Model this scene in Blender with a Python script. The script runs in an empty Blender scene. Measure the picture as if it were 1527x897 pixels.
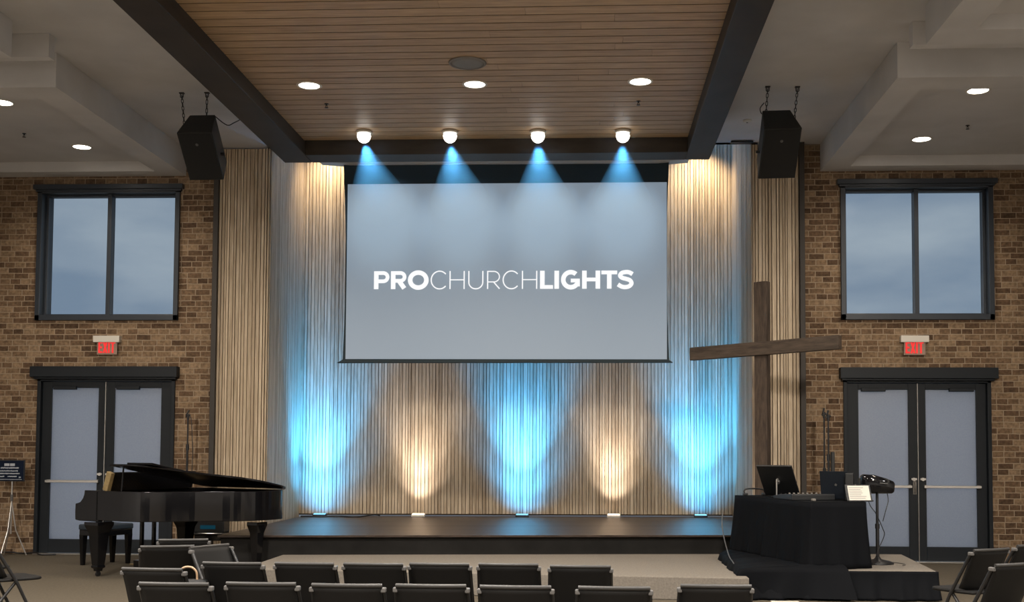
import bpy, bmesh, math, random
from math import sin, cos, pi, radians as R_
from mathutils import Vector, Matrix

random.seed(7)
scene = bpy.context.scene
col = scene.collection

# ------------------------------------------------------------------ helpers
class MB:
    """Collects shapes and links them as ONE mesh object."""
    def __init__(s):
        s.v, s.f, s.fm, s.sm, s.tone, s._t = [], [], [], [], [], 0.5
        s.mi = 0
    def add(s, vs, fs, smooth=False, M=None):
        o = len(s.v)
        for p in vs:
            p = Vector(p)
            s.v.append(M @ p if M else p)
        for f in fs:
            s.f.append([i + o for i in f]); s.fm.append(s.mi); s.sm.append(smooth); s.tone.append(s._t)
        return s
    def box(s, x0, x1, y0, y1, z0, z1, M=None):
        vs = [(x0,y0,z0),(x1,y0,z0),(x1,y1,z0),(x0,y1,z0),(x0,y0,z1),(x1,y0,z1),(x1,y1,z1),(x0,y1,z1)]
        return s.add(vs, [(0,3,2,1),(4,5,6,7),(0,1,5,4),(1,2,6,5),(2,3,7,6),(3,0,4,7)], False, M)
    def bbox(s, x0, x1, y0, y1, z0, z1, b=0.008, M=None, seg=2):
        bm = bmesh.new()
        bmesh.ops.create_cube(bm, size=1)
        for v in bm.verts:
            v.co = Vector(((x0+x1)/2 + v.co.x*(x1-x0), (y0+y1)/2 + v.co.y*(y1-y0), (z0+z1)/2 + v.co.z*(z1-z0)))
        bmesh.ops.bevel(bm, geom=list(bm.edges), offset=b, segments=seg, affect='EDGES', profile=0.5)
        return s.frombm(bm, M, False)
    def frombm(s, bm, M=None, smooth=True):
        bm.verts.index_update()
        s.add([v.co.copy() for v in bm.verts], [[v.index for v in f.verts] for f in bm.faces], smooth, M)
        bm.free(); return s
    def cyl(s, p0, p1, r0, r1=None, n=14, caps=True, M=None):
        r1 = r0 if r1 is None else r1
        p0, p1 = Vector(p0), Vector(p1)
        d = (p1-p0).normalized()
        a = d.orthogonal().normalized(); b = d.cross(a)
        vs = []
        for p, r in ((p0,r0),(p1,r1)):
            for i in range(n):
                t = 2*pi*i/n
                vs.append(p + (a*cos(t)+b*sin(t))*r)
        fs = [(i,(i+1)%n,n+(i+1)%n,n+i) for i in range(n)]
        s.add(vs, fs, True, M)
        if caps:
            s.add(vs, [tuple(range(n-1,-1,-1)), tuple(range(n,2*n))], False, M)
        return s
    def tube(s, pts, r, n=10, M=None, closed=False, smoothpts=0):
        pts = [Vector(p) for p in pts]
        if smoothpts: pts = catmull(pts, smoothpts, closed)
        m = len(pts); vs = []; prev = None
        for i, p in enumerate(pts):
            if closed: d = pts[(i+1)%m]-pts[i-1]
            else: d = pts[min(i+1,m-1)]-pts[max(i-1,0)]
            d.normalize()
            if prev is None: a = d.orthogonal().normalized()
            else:
                a = prev - d*prev.dot(d)
                a = a.normalized() if a.length > 1e-6 else d.orthogonal().normalized()
            prev = a; b = d.cross(a)
            rr = r[i] if isinstance(r,(list,tuple)) else r
            for k in range(n):
                t = 2*pi*k/n; vs.append(p+(a*cos(t)+b*sin(t))*rr)
        fs = []
        for i in range(m if closed else m-1):
            j = (i+1)%m
            for k in range(n):
                fs.append((i*n+k, i*n+(k+1)%n, j*n+(k+1)%n, j*n+k))
        s.add(vs, fs, True, M)
        if not closed:
            s.add(vs, [tuple(range(n-1,-1,-1)), tuple(range((m-1)*n, m*n))], False, M)
        return s
    def lathe(s, prof, o=(0,0,0), n=28, M=None):
        o = Vector(o); vs = []; k = len(prof)
        for r, z in prof:
            for i in range(n):
                t = 2*pi*i/n; vs.append(o+Vector((r*cos(t), r*sin(t), z)))
        fs = [(j*n+i, j*n+(i+1)%n, (j+1)*n+(i+1)%n, (j+1)*n+i) for j in range(k-1) for i in range(n)]
        if prof[0][0] > 1e-6: fs.append(tuple(range(n-1,-1,-1)))
        if prof[-1][0] > 1e-6: fs.append(tuple(range((k-1)*n, k*n)))
        return s.add(vs, fs, True, M)
    def prism(s, poly, axis, a0, a1, M=None):
        """poly: 2-D outline; axis 'X','Y','Z' is the extrusion direction."""
        n = len(poly); vs = []
        for a in (a0, a1):
            for p, q in poly:
                vs.append({'X':(a,p,q),'Y':(p,a,q),'Z':(p,q,a)}[axis])
        fs = [tuple(range(n-1,-1,-1)), tuple(range(n,2*n))] + [(i,(i+1)%n,n+(i+1)%n,n+i) for i in range(n)]
        return s.add(vs, fs, False, M)
    def build(s, name, mats, parent=None, bevel=0, seg=2, tone=False):
        me = bpy.data.meshes.new(name)
        me.from_pydata([tuple(p) for p in s.v], [], s.f)
        for m in (mats if isinstance(mats,(list,tuple)) else [mats]): me.materials.append(m)
        me.polygons.foreach_set('material_index', s.fm)
        me.polygons.foreach_set('use_smooth', s.sm)
        bm = bmesh.new(); bm.from_mesh(me)
        bmesh.ops.recalc_face_normals(bm, faces=bm.faces)
        bm.to_mesh(me); bm.free()
        if tone:
            at = me.attributes.new('tone', 'FLOAT', 'FACE')
            at.data.foreach_set('value', s.tone)
        me.update()
        o = bpy.data.objects.new(name, me); col.objects.link(o)
        if parent: o.parent = parent
        if bevel:
            md = o.modifiers.new('Bevel', 'BEVEL'); md.width = bevel; md.segments = seg
            md.limit_method = 'ANGLE'; md.angle_limit = R_(35)
        return o

def catmull(pts, k, closed=False):
    out = []; n = len(pts)
    for i in range(n if closed else n-1):
        if closed: a,b,c,d = pts[i-1],pts[i],pts[(i+1)%n],pts[(i+2)%n]
        else: a,b,c,d = pts[max(i-1,0)],pts[i],pts[i+1],pts[min(i+2,n-1)]
        for j in range(k):
            t = j/k
            out.append(0.5*((2*b)+(c-a)*t+(2*a-5*b+4*c-d)*t*t+(3*b-a-3*c+d)*t*t*t))
    if not closed: out.append(pts[-1])
    return out

def tag(o, label=None, cat=None, group=None, kind=None):
    if label: o['label'] = label
    if cat: o['category'] = cat
    if group: o['group'] = group
    if kind: o['kind'] = kind
    return o
def empty(name, loc=(0,0,0), rz=0, label=None, cat=None, group=None, kind=None):
    o = bpy.data.objects.new(name, None); col.objects.link(o)
    o.empty_display_size = 0.1
    o.location = loc; o.rotation_euler = (0,0,rz)
    return tag(o, label, cat, group, kind)
def copy_tree(o, parent=None):
    c = o.copy(); col.objects.link(c); c.parent = parent
    for ch in list(o.children): copy_tree(ch, c)
    return c
def struct(o): o['kind'] = 'structure'; return o

# ------------------------------------------------------------------ materials
def mat(name, base=(0.5,0.5,0.5), rough=0.6, metal=0.0, spec=0.5, emit=None, es=0, bump=0, bscale=60,
        var=0.0, vscale=4, vstretch=(1,1,1), coat=0, sheen=0):
    m = bpy.data.materials.new(name); m.use_nodes = True
    nt = m.node_tree; N = nt.nodes; L = nt.links
    b = N['Principled BSDF']
    b.inputs['Base Color'].default_value = (*base, 1)
    b.inputs['Roughness'].default_value = rough
    b.inputs['Metallic'].default_value = metal
    b.inputs['Specular IOR Level'].default_value = spec
    if coat: b.inputs['Coat Weight'].default_value = coat; b.inputs['Coat Roughness'].default_value = 0.05
    if sheen: b.inputs['Sheen Weight'].default_value = sheen
    if emit:
        b.inputs['Emission Color'].default_value = (*emit, 1); b.inputs['Emission Strength'].default_value = es
    if var or bump:
        tc = N.new('ShaderNodeTexCoord'); mp = N.new('ShaderNodeMapping')
        mp.inputs['Scale'].default_value = vstretch
        L.new(tc.outputs['Object'], mp.inputs['Vector'])
    if var:
        nz = N.new('ShaderNodeTexNoise'); nz.inputs['Scale'].default_value = vscale; nz.inputs['Detail'].default_value = 6
        L.new(mp.outputs[0], nz.inputs['Vector'])
        mx = N.new('ShaderNodeMix'); mx.data_type = 'RGBA'
        mx.inputs['A'].default_value = (*[c*(1-var) for c in base], 1)
        mx.inputs['B'].default_value = (*[min(1,c*(1+var)) for c in base], 1)
        L.new(nz.outputs['Fac'], mx.inputs['Factor']); L.new(mx.outputs['Result'], b.inputs['Base Color'])
    if bump:
        nb = N.new('ShaderNodeTexNoise'); nb.inputs['Scale'].default_value = bscale; nb.inputs['Detail'].default_value = 4
        L.new(mp.outputs[0], nb.inputs['Vector'])
        bp = N.new('ShaderNodeBump'); bp.inputs['Strength'].default_value = bump; bp.inputs['Distance'].default_value = 0.01
        L.new(nb.outputs['Fac'], bp.inputs['Height']); L.new(bp.outputs[0], b.inputs['Normal'])
    return m

def wood_mat(name, c0, c1, stretch, scale=6, rough=0.55, tone=0.5, bump=0.15, spec=0.4):
    """streaky grain; each slat's own 'tone' attribute shifts its colour"""
    m = bpy.data.materials.new(name); m.use_nodes = True
    nt = m.node_tree; N = nt.nodes; L = nt.links; b = N['Principled BSDF']
    b.inputs['Roughness'].default_value = rough; b.inputs['Specular IOR Level'].default_value = spec
    tc = N.new('ShaderNodeTexCoord'); mp = N.new('ShaderNodeMapping'); mp.inputs['Scale'].default_value = stretch
    L.new(tc.outputs['Object'], mp.inputs['Vector'])
    at = N.new('ShaderNodeAttribute'); at.attribute_name = 'tone'
    off = N.new('ShaderNodeVectorMath'); off.operation = 'ADD'
    sc = N.new('ShaderNodeVectorMath'); sc.operation = 'SCALE'; sc.inputs['Scale'].default_value = 37.0
    cb = N.new('ShaderNodeCombineXYZ'); 
    for k in range(3): L.new(at.outputs['Fac'], cb.inputs[k])
    L.new(cb.outputs[0], sc.inputs[0]); L.new(mp.outputs[0], off.inputs[0]); L.new(sc.outputs[0], off.inputs[1])
    nz = N.new('ShaderNodeTexNoise'); nz.inputs['Scale'].default_value = scale; nz.inputs['Detail'].default_value = 8
    nz.inputs['Roughness'].default_value = 0.65
    L.new(off.outputs[0], nz.inputs['Vector'])
    rp = N.new('ShaderNodeMapRange'); rp.inputs[1].default_value = 0.3; rp.inputs[2].default_value = 0.72
    L.new(nz.outputs['Fac'], rp.inputs[0])
    ad = N.new('ShaderNodeMath'); ad.operation = 'MULTIPLY_ADD'; ad.inputs[1].default_value = tone; ad.use_clamp = True
    sb = N.new('ShaderNodeMath'); sb.operation = 'SUBTRACT'; sb.inputs[1].default_value = 0.5
    L.new(at.outputs['Fac'], sb.inputs[0]); L.new(sb.outputs[0], ad.inputs[0]); L.new(rp.outputs[0], ad.inputs[2])
    mx = N.new('ShaderNodeMix'); mx.data_type = 'RGBA'
    mx.inputs['A'].default_value = (*c0,1); mx.inputs['B'].default_value = (*c1,1)
    L.new(ad.outputs[0], mx.inputs['Factor']); L.new(mx.outputs['Result'], b.inputs['Base Color'])
    if bump:
        bp = N.new('ShaderNodeBump'); bp.inputs['Strength'].default_value = bump; bp.inputs['Distance'].default_value = 0.004
        L.new(nz.outputs['Fac'], bp.inputs['Height']); L.new(bp.outputs[0], b.inputs['Normal'])
    return m

def brick_mat():
    m = bpy.data.materials.new('brick'); m.use_nodes = True
    nt = m.node_tree; N = nt.nodes; L = nt.links; b = N['Principled BSDF']
    b.inputs['Roughness'].default_value = 0.85; b.inputs['Specular IOR Level'].default_value = 0.2
    tc = N.new('ShaderNodeTexCoord'); sp = N.new('ShaderNodeSeparateXYZ'); L.new(tc.outputs['Object'], sp.inputs[0])
    wob = N.new('ShaderNodeTexNoise'); wob.inputs['Scale'].default_value = 9; wob.inputs['Detail'].default_value = 3
    L.new(tc.outputs['Object'], wob.inputs['Vector'])
    ws = N.new('ShaderNodeMath'); ws.operation = 'MULTIPLY_ADD'; ws.inputs[1].default_value = 0.014; 
    L.new(wob.outputs['Fac'], ws.inputs[0]); L.new(sp.outputs['Z'], ws.inputs[2])
    sx = N.new('ShaderNodeMath'); sx.operation = 'ADD'; L.new(sp.outputs['X'], sx.inputs[0]); L.new(sp.outputs['Y'], sx.inputs[1])
    cb = N.new('ShaderNodeCombineXYZ'); L.new(sx.outputs[0], cb.inputs[0]); L.new(ws.outputs[0], cb.inputs[1])
    br = N.new('ShaderNodeTexBrick'); br.inputs['Scale'].default_value = 1
    br.inputs['Brick Width'].default_value = 0.205; br.inputs['Row Height'].default_value = 0.078
    br.inputs['Mortar Size'].default_value = 0.0065; br.inputs['Mortar Smooth'].default_value = 0.35; br.inputs['Bias'].default_value = 0.0
    br.offset = 0.42; br.offset_frequency = 2; br.squash = 0.72; br.squash_frequency = 3
    br.inputs['Color1'].default_value = (0.0,0.0,0.0,1); br.inputs['Color2'].default_value = (1,1,1,1); br.inputs['Mortar'].default_value = (0.5,0.5,0.5,1)
    L.new(cb.outputs[0], br.inputs['Vector'])
    rp = N.new('ShaderNodeValToRGB'); e = rp.color_ramp
    e.elements[0].position = 0.0; e.elements[0].color = (0.085,0.052,0.031,1)
    e.elements[1].position = 1.0; e.elements[1].color = (0.265,0.184,0.115,1)
    for p, c in ((0.22,(0.127,0.078,0.046,1)),(0.5,(0.176,0.114,0.068,1)),(0.8,(0.225,0.152,0.092,1))):
        q = e.elements.new(p); q.color = c
    L.new(br.outputs['Color'], rp.inputs[0])
    nz = N.new('ShaderNodeTexNoise'); nz.inputs['Scale'].default_value = 26; nz.inputs['Detail'].default_value = 7
    L.new(tc.outputs['Object'], nz.inputs['Vector'])
    mv = N.new('ShaderNodeMapRange'); mv.inputs[1].default_value=0.3; mv.inputs[2].default_value=0.7; mv.inputs[3].default_value=0.62; mv.inputs[4].default_value=1.3
    L.new(nz.outputs['Fac'], mv.inputs[0])
    ml = N.new('ShaderNodeVectorMath'); ml.operation = 'SCALE'; L.new(rp.outputs['Color'], ml.inputs[0]); L.new(mv.outputs[0], ml.inputs['Scale'])
    mx = N.new('ShaderNodeMix'); mx.data_type='RGBA'; L.new(br.outputs['Fac'], mx.inputs['Factor'])
    L.new(ml.outputs[0], mx.inputs['A']); mx.inputs['B'].default_value = (0.33,0.255,0.18,1)
    L.new(mx.outputs['Result'], b.inputs['Base Color'])
    hh = N.new('ShaderNodeMath'); hh.operation='SUBTRACT'; L.new(nz.outputs['Fac'], hh.inputs[0]); L.new(br.outputs['Fac'], hh.inputs[1])
    bp = N.new('ShaderNodeBump'); bp.inputs['Strength'].default_value = 0.7; bp.inputs['Distance'].default_value = 0.008
    L.new(hh.outputs[0], bp.inputs['Height']); L.new(bp.outputs[0], b.inputs['Normal'])
    return m

def translucent_mat(name, color, rough_mix=0.12, nscale=70):
    m = bpy.data.materials.new(name); m.use_nodes = True
    nt = m.node_tree; N = nt.nodes; L = nt.links
    N.remove(N['Principled BSDF']); out = N['Material Output']
    tr = N.new('ShaderNodeBsdfTranslucent'); gl = N.new('ShaderNodeBsdfGlossy'); gl.inputs['Roughness'].default_value = 0.35
    tc = N.new('ShaderNodeTexCoord'); nz = N.new('ShaderNodeTexNoise'); nz.inputs['Scale'].default_value = nscale; nz.inputs['Detail'].default_value = 5
    L.new(tc.outputs['Object'], nz.inputs['Vector'])
    mx = N.new('ShaderNodeMix'); mx.data_type='RGBA'
    mx.inputs['A'].default_value = (*[c*0.86 for c in color],1); mx.inputs['B'].default_value = (*[min(1,c*1.1) for c in color],1)
    L.new(nz.outputs['Fac'], mx.inputs['Factor']); L.new(mx.outputs['Result'], tr.inputs['Color'])
    ms = N.new('ShaderNodeMixShader'); ms.inputs[0].default_value = rough_mix
    L.new(tr.outputs[0], ms.inputs[1]); L.new(gl.outputs[0], ms.inputs[2]); L.new(ms.outputs[0], out.inputs['Surface'])
    return m
def glass_mat(name):
    m = bpy.data.materials.new(name); m.use_nodes = True
    nt = m.node_tree; N = nt.nodes; L = nt.links
    N.remove(N['Principled BSDF']); out = N['Material Output']
    tr = N.new('ShaderNodeBsdfTransparent'); tr.inputs['Color'].default_value = (0.80,0.85,0.88,1)
    gl = N.new('ShaderNodeBsdfGlossy'); gl.inputs['Roughness'].default_value = 0.15
    fr = N.new('ShaderNodeFresnel'); fr.inputs['IOR'].default_value = 1.45
    ms = N.new('ShaderNodeMixShader'); L.new(fr.outputs[0], ms.inputs[0])
    L.new(tr.outputs[0], ms.inputs[1]); L.new(gl.outputs[0], ms.inputs[2]); L.new(ms.outputs[0], out.inputs['Surface'])
    return m
def emis(name, c, s):
    m = bpy.data.materials.new(name); m.use_nodes = True
    nt = m.node_tree; N = nt.nodes
    N.remove(N['Principled BSDF'])
    e = N.new('ShaderNodeEmission'); e.inputs[0].default_value = (*c,1); e.inputs[1].default_value = s
    nt.links.new(e.outputs[0], N['Material Output'].inputs['Surface'])
    return m

M = dict(
    brick = brick_mat(),
    slat = wood_mat('pale_oak_slat', (0.36,0.275,0.185), (0.66,0.545,0.40), (14,14,0.9), 3.0, 0.6, 0.7),
    backing = mat('dark_slat_backing', (0.075,0.054,0.036), 0.9),
    plank = wood_mat('ceiling_plank', (0.30,0.188,0.092), (0.52,0.35,0.19), (0.7,9,9), 4.0, 0.5, 0.28, 0.1, 0.35),
    groove = mat('plank_groove', (0.012,0.008,0.005), 0.9),
    beam = mat('dark_stained_beam', (0.044,0.036,0.029), 0.5, var=0.45, vscale=3, vstretch=(1,0.6,4), spec=0.15),
    trimwood = mat('dark_trim', (0.030,0.024,0.019), 0.6),
    plaster = mat('grey_plaster', (0.54,0.53,0.525), 0.85, var=0.2, vscale=1.6, bump=0.05, bscale=90, spec=0.2),
    carpet = mat('carpet', (0.108,0.091,0.068), 0.95, var=0.38, vscale=38, bump=0.35, bscale=240, spec=0.1),
    riser = mat('riser_carpet', (0.215,0.192,0.163), 0.95, var=0.35, vscale=60, bump=0.4, bscale=260, spec=0.1),
    stage = wood_mat('stage_walnut', (0.018,0.012,0.009), (0.075,0.054,0.044), (0.8,9,9), 4.0, 0.36, 0.75, 0.06, 0.3),
    fascia = mat('stage_fascia', (0.0135,0.0128,0.012), 0.8, var=0.7, spec=0.2, vscale=3.5),
    metal = mat('dark_blue_grey_metal', (0.009,0.012,0.016), 0.5, spec=0.28),
    wmetal = mat('window_frame_metal', (0.022,0.029,0.040), 0.4, spec=0.5),
    frosted = translucent_mat('frosted_film_glass', (0.86,0.89,1.0)),
    glass = glass_mat('window_glass'),
    black = mat('black_satin', (0.011,0.012,0.013), 0.45),
    blackm = mat('black_metal', (0.012,0.012,0.013), 0.4),
    chair = mat('black_chair_plastic', (0.0085,0.0082,0.008), 0.6, bump=0.05, bscale=160, spec=0.2),
    chairtop = mat('lit_grey_chair_edge', (0.036,0.035,0.034), 0.45, spec=0.4),  # lighter grey paints the light caught along the chair tops
    chaircap = mat('pale_grey_chair_cap', (0.10,0.097,0.094), 0.45),
    piano = mat('black_piano_lacquer', (0.005,0.005,0.006), 0.10, spec=0.35, coat=0.2),
    cushion = mat('dark_blue_cushion', (0.018,0.026,0.036), 0.5),
    gold = mat('aged_gold', (0.42,0.31,0.15), 0.38, 0.6, var=0.3, vscale=30),
    soundboard = mat('soundboard_spruce', (0.10,0.07,0.035), 0.4),
    ivory = mat('ivory_keys', (0.72,0.69,0.62), 0.3),
    chrome = mat('brushed_steel', (0.60,0.58,0.55), 0.3, 0.9),
    white = mat('white_plastic', (0.62,0.59,0.53), 0.5),
    housing = mat('white_screen_housing', (0.50,0.50,0.49), 0.5),
    cloth = mat('black_table_cloth', (0.0036,0.0042,0.0056), 0.8, bump=0.2, bscale=200, spec=0.10),
    paper = mat('paper_sheet', (0.62,0.59,0.53), 0.7),
    ink = mat('grey_print', (0.20,0.20,0.20), 0.7),
    navy = mat('navy_poster', (0.006,0.011,0.026), 0.7, spec=0.1),
    print_ = mat('pale_poster_print', (0.40,0.43,0.48), 0.6),
    speaker = mat('black_speaker_paint', (0.0095,0.0105,0.0100), 0.62, bump=0.15, bscale=300),
    grille = mat('black_speaker_grille', (0.006,0.0065,0.0065), 0.7, bump=0.5, bscale=420),
    rust = wood_mat('weathered_cross_timber', (0.036,0.025,0.018), (0.115,0.082,0.060), (7,7,1.2), 3.0, 0.7, 0.3, 0.4),
    rusth = wood_mat('weathered_cross_arm_timber', (0.042,0.030,0.022), (0.125,0.092,0.067), (1.0,7,7), 3.0, 0.7, 0.3, 0.4),
    lamp = emis('downlight_lens', (1.0,0.93,0.82), 14),
    spotlamp = emis('spotlight_lens', (1.0,0.95,0.88), 5),
    warmled = emis('warm_led', (1.0,0.72,0.50), 9),
    blueled = emis('blue_led', (0.25,0.72,1.0), 1.6),
    exit = emis('exit_letters', (1.0,0.055,0.05), 0.95),
    exitpanel = mat('exit_panel', (0.30,0.21,0.16), 0.3),
    screen = None, text = emis('projected_white', (1,1,1), 1.0),
    border = mat('screen_border_blue_spill', (0.009,0.024,0.034), 0.7),  # black fabric, with the blue light spill put into its colour
    greygrille = mat('grey_perforated_grille', (0.20,0.185,0.165), 0.6, bump=0.4, bscale=400),
    bronze = mat('tan_leather_handle', (0.42,0.28,0.17), 0.45),
    teal = emis('teal_display', (0.015,0.10,0.15), 0.35),
    earth = mat('outdoor_ground', (0.42,0.42,0.42), 0.9, var=0.3, vscale=1.5),
)
def screen_mat():
    m = bpy.data.materials.new('projection_screen_lit'); m.use_nodes = True
    b = m.node_tree.nodes['Principled BSDF']
    b.inputs['Base Color'].default_value = (0.20,0.22,0.24,1); b.inputs['Roughness'].default_value = 0.9
    b.inputs['Specular IOR Level'].default_value = 0.1
    b.inputs['Emission Color'].default_value = (0.62,0.80,1.0,1); b.inputs['Emission Strength'].default_value = 0.265
    return m
M['screen'] = screen_mat()

# ------------------------------------------------------------------ key dimensions (metres)
WY = 15.28          # brick wall plane
CZ = 5.62           # plaster ceiling
STZ, RZ = 0.46, 0.23

# ------------------------------------------------------------------ room shell
struct(MB().box(-9.2,9.2,-5,18,-0.12,0).build('floor', M['carpet']))
RCZ = 6.35         # ceiling of the stage recess, out of sight behind the beam
c = MB(); c.box(-9.2,9.2,-5,WY-0.03,CZ,CZ+0.15); c.box(-9.2,-3.28,WY-0.03,18,CZ,CZ+0.15); c.box(3.40,9.2,WY-0.03,18,CZ,CZ+0.15)
c.box(-3.4,3.5,WY-0.03,18,RCZ,RCZ+0.1); c.box(-3.3,3.42,WY-0.13,WY-0.03,CZ,RCZ+0.1)
struct(c.build('ceiling', M['plaster']))
def holed_wall(name, x0, x1, holes, y0=WY, y1=WY+0.32, z1=CZ):
    xs = sorted({x0,x1,*[h[0] for h in holes],*[h[1] for h in holes]})
    zs = sorted({0,z1,*[h[2] for h in holes],*[h[3] for h in holes]})
    mb = MB()
    for a,b in zip(xs,xs[1:]):
        for c,d in zip(zs,zs[1:]):
            cx,cz = (a+b)/2,(c+d)/2
            if any(h[0]<cx<h[1] and h[2]<cz<h[3] for h in holes): continue
            mb.box(a,b,y0,y1,c,d)
    return struct(mb.build(name, M['brick']))
DX0, DX1, WX0, WX1 = 4.55, 6.49, 4.53, 6.55
holed_wall('wall_left', -9.2, -4.02, [(-DX1,-DX0,0,2.435),(-WX1,-WX0,3.23,5.06)])
holed_wall('wall_right', 4.03, 9.2, [(DX0,DX1,0,2.435),(WX0,WX1,3.23,5.06)])
struct(MB().box(-9.4,-9.2,-5,18,0,CZ).build('wall_house_left', M['plaster']))
struct(MB().box(9.2,9.4,-5,18,0,CZ).build('wall_house_right', M['plaster']))
struct(MB().box(-9.2,9.2,-5.2,-5,0,CZ).build('wall_rear', M['plaster']))
struct(MB().box(-40,40,WY+0.4,80,-0.3,-0.1).build('ground_outside', M['earth']))
# dark trims where brick meets the slats
struct(MB().box(-4.025,-3.955,WY-0.13,WY+0.3,0,CZ).build('trim_1', M['trimwood'], bevel=0.004))
struct(MB().box(3.968,4.035,WY-0.13,WY+0.3,0,CZ).build('trim_2', M['trimwood'], bevel=0.004))

def slat_wall(name, p0, p1, z0, z1, nrm, pitch=0.05, gap=0.012, depth=0.022, vary=0.2, back=0.05):
    """vertical slats from p0 to p1 (xy), their faces towards nrm"""
    mb = MB(); p0, p1 = Vector((*p0,0)), Vector((*p1,0)); n = Vector((*nrm,0)).normalized()
    d = p1-p0; Ltot = d.length; d.normalize()
    Mx = Matrix(((d.x,n.x,0,p0.x),(d.y,n.y,0,p0.y),(0,0,1,0),(0,0,0,1)))
    mb.mi = 1; mb._t = 0.5
    mb.box(0,Ltot,-back,0,z0,z1,Mx)
    mb.mi = 0; s = 0.004
    while s < Ltot-0.012:
        w = (pitch-gap)*(1+random.uniform(-vary,vary)); w = min(w, Ltot-0.004-s)
        mb._t = random.random()
        dd = depth*random.uniform(0.85,1.1)
        # two boards to a slat height, butt-jointed at a height of its own
        zj = z0+(z1-z0)*random.uniform(0.42,0.6)
        mb.box(s,s+w,0,dd,z0+0.02,z1,Mx)
        s += w + gap*(1+random.uniform(-vary,vary))
    return struct(mb.build(name, [M['slat'],M['backing']], tone=True))
slat_wall('wall_slat_left', (-3.955,WY-0.06), (-3.25,WY-0.06), 0.0, CZ-0.02, (0,-1), 0.047, 0.0105, 0.024, 0.4)
slat_wall('wall_slat_right', (3.345,WY-0.06), (3.968,WY-0.06), 0.0, CZ-0.02, (0,-1), 0.05, 0.011, 0.024, 0.4)
BL, BR = 16.86, 17.45      # the back wall runs slightly askew
slat_wall('wall_return_left', (-3.25,WY-0.06), (-3.22,BL), STZ-0.1, RCZ, (1,0), 0.06, 0.004, 0.012, 0.2)
slat_wall('wall_return_right', (3.345,WY-0.06), (3.36,BR), STZ-0.1, RCZ, (-1,0), 0.06, 0.004, 0.012, 0.2)
slat_wall('wall_back', (-3.22,BL), (3.36,BR), STZ+0.015, RCZ, (0.09,-1), 0.05, 0.0085, 0.022, 0.25)

# carpeted riser and stage
struct(MB().prism([(-2.42,11.55),(2.72,11.17),(2.72,14.2),(-2.42,14.2)],'Z',0,RZ).build('riser', M['riser'], bevel=0.012))
mb = MB(); mb.mi = 1
SF = lambda x: 13.05+(x+2.6)*(0.68/5.45)
mb.prism([(-3.12,SF(-3.12)),(3.42,SF(3.42)),(3.42,17.55),(-3.12,17.55)],'Z',0,STZ-0.02)
mb.mi = 0
y = 12.9; k = 0
while y < 17.5:                      # long boards, skewed like the stage edge
    mb._t = random.random(); sk = 0.68/5.45
    y0, y1 = max(y,12.99), y+0.118
    f = lambda x, yy: yy+(x+2.6)*sk
    poly = [(-3.14,f(-3.14,y0)),(3.44,f(3.44,y0)),(3.44,f(3.44,y1)),(-3.14,f(-3.14,y1))]
    mb.prism(poly,'Z',STZ-0.022,STZ); y += 0.121
struct(mb.build('stage', [M['stage'],M['fascia']], tone=True))

# wooden canopy: planks between dark beams
BX0, BX1, BI0, BI1, BZ = -2.76, 2.66, -2.40, 2.354, 5.13
mb = MB(); mb.mi = 1; mb.box(BI0,BI1,-4.5,13.9,5.33,5.4); mb.mi = 0
y = 13.72
while y > -4.4:
    x = BI0
    while x < BI1-0.01:
        ln = min(random.uniform(2.2,4.2), BI1-x); 
        if BI1-x-ln < 0.5: ln = BI1-x
        mb._t = random.random()
        mb.box(x,x+ln-0.002,y-0.161,y,5.30,5.335); x += ln
    mb.mi=1; mb.box(BI0,BI1,y-0.1805,y-0.1605,5.3035,5.336); mb.mi=0
    y -= 0.180
struct(mb.build('ceiling_planks', [M['plank'],M['groove']], tone=True))
struct(MB().box(BX0,BI0,-4.9,14.15,BZ,CZ-0.004).build('beam_left', M['beam'], bevel=0.008))
struct(MB().box(BI1,BX1,-4.9,14.15,BZ,CZ-0.004).build('beam_right', M['beam'], bevel=0.008))
struct(MB().box(BI0,BI1,13.78,14.15,BZ,CZ-0.004).build('beam_far', M['beam'], bevel=0.008))

# stepped plaster soffits
def coffer(name, x0, x1, y0, y1, z=5.25, band=0.34, rec=0.14, far=0.28):
    mb = MB(); zt = CZ-0.002
    mb.box(x0,x1,y0,y0+band+0.05,z,zt); mb.box(x0,x1,y1-far,y1,z,zt)
    mb.box(x0,x0+band,y0+band+0.05,y1-far,z,zt); mb.box(x1-band,x1,y0+band+0.05,y1-far,z,zt)
    mb.box(x0+band,x1-band,y0+band+0.05,y1-far,z+rec,zt)
    return struct(mb.build(name, M['plaster']))
coffer('ceiling_soffit_left', -9.2, -4.46, 11.43, WY)
coffer('ceiling_soffit_right', 4.27, 9.2, 11.43, WY)
coffer('ceiling_soffit_near_left', -9.2, -4.47, 4.5, 10.54, far=0.37)
coffer('ceiling_soffit_near_right', 4.28, 9.2, 4.5, 10.50, far=0.37)
struct(MB().box(-9.2,-4.27,10.88,11.0,5.38,CZ-0.003).build('ceiling_link_left', M['plaster']))
struct(MB().box(4.27,9.2,10.88,11.0,5.39,CZ-0.003).build('ceiling_link_right', M['plaster']))

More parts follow.
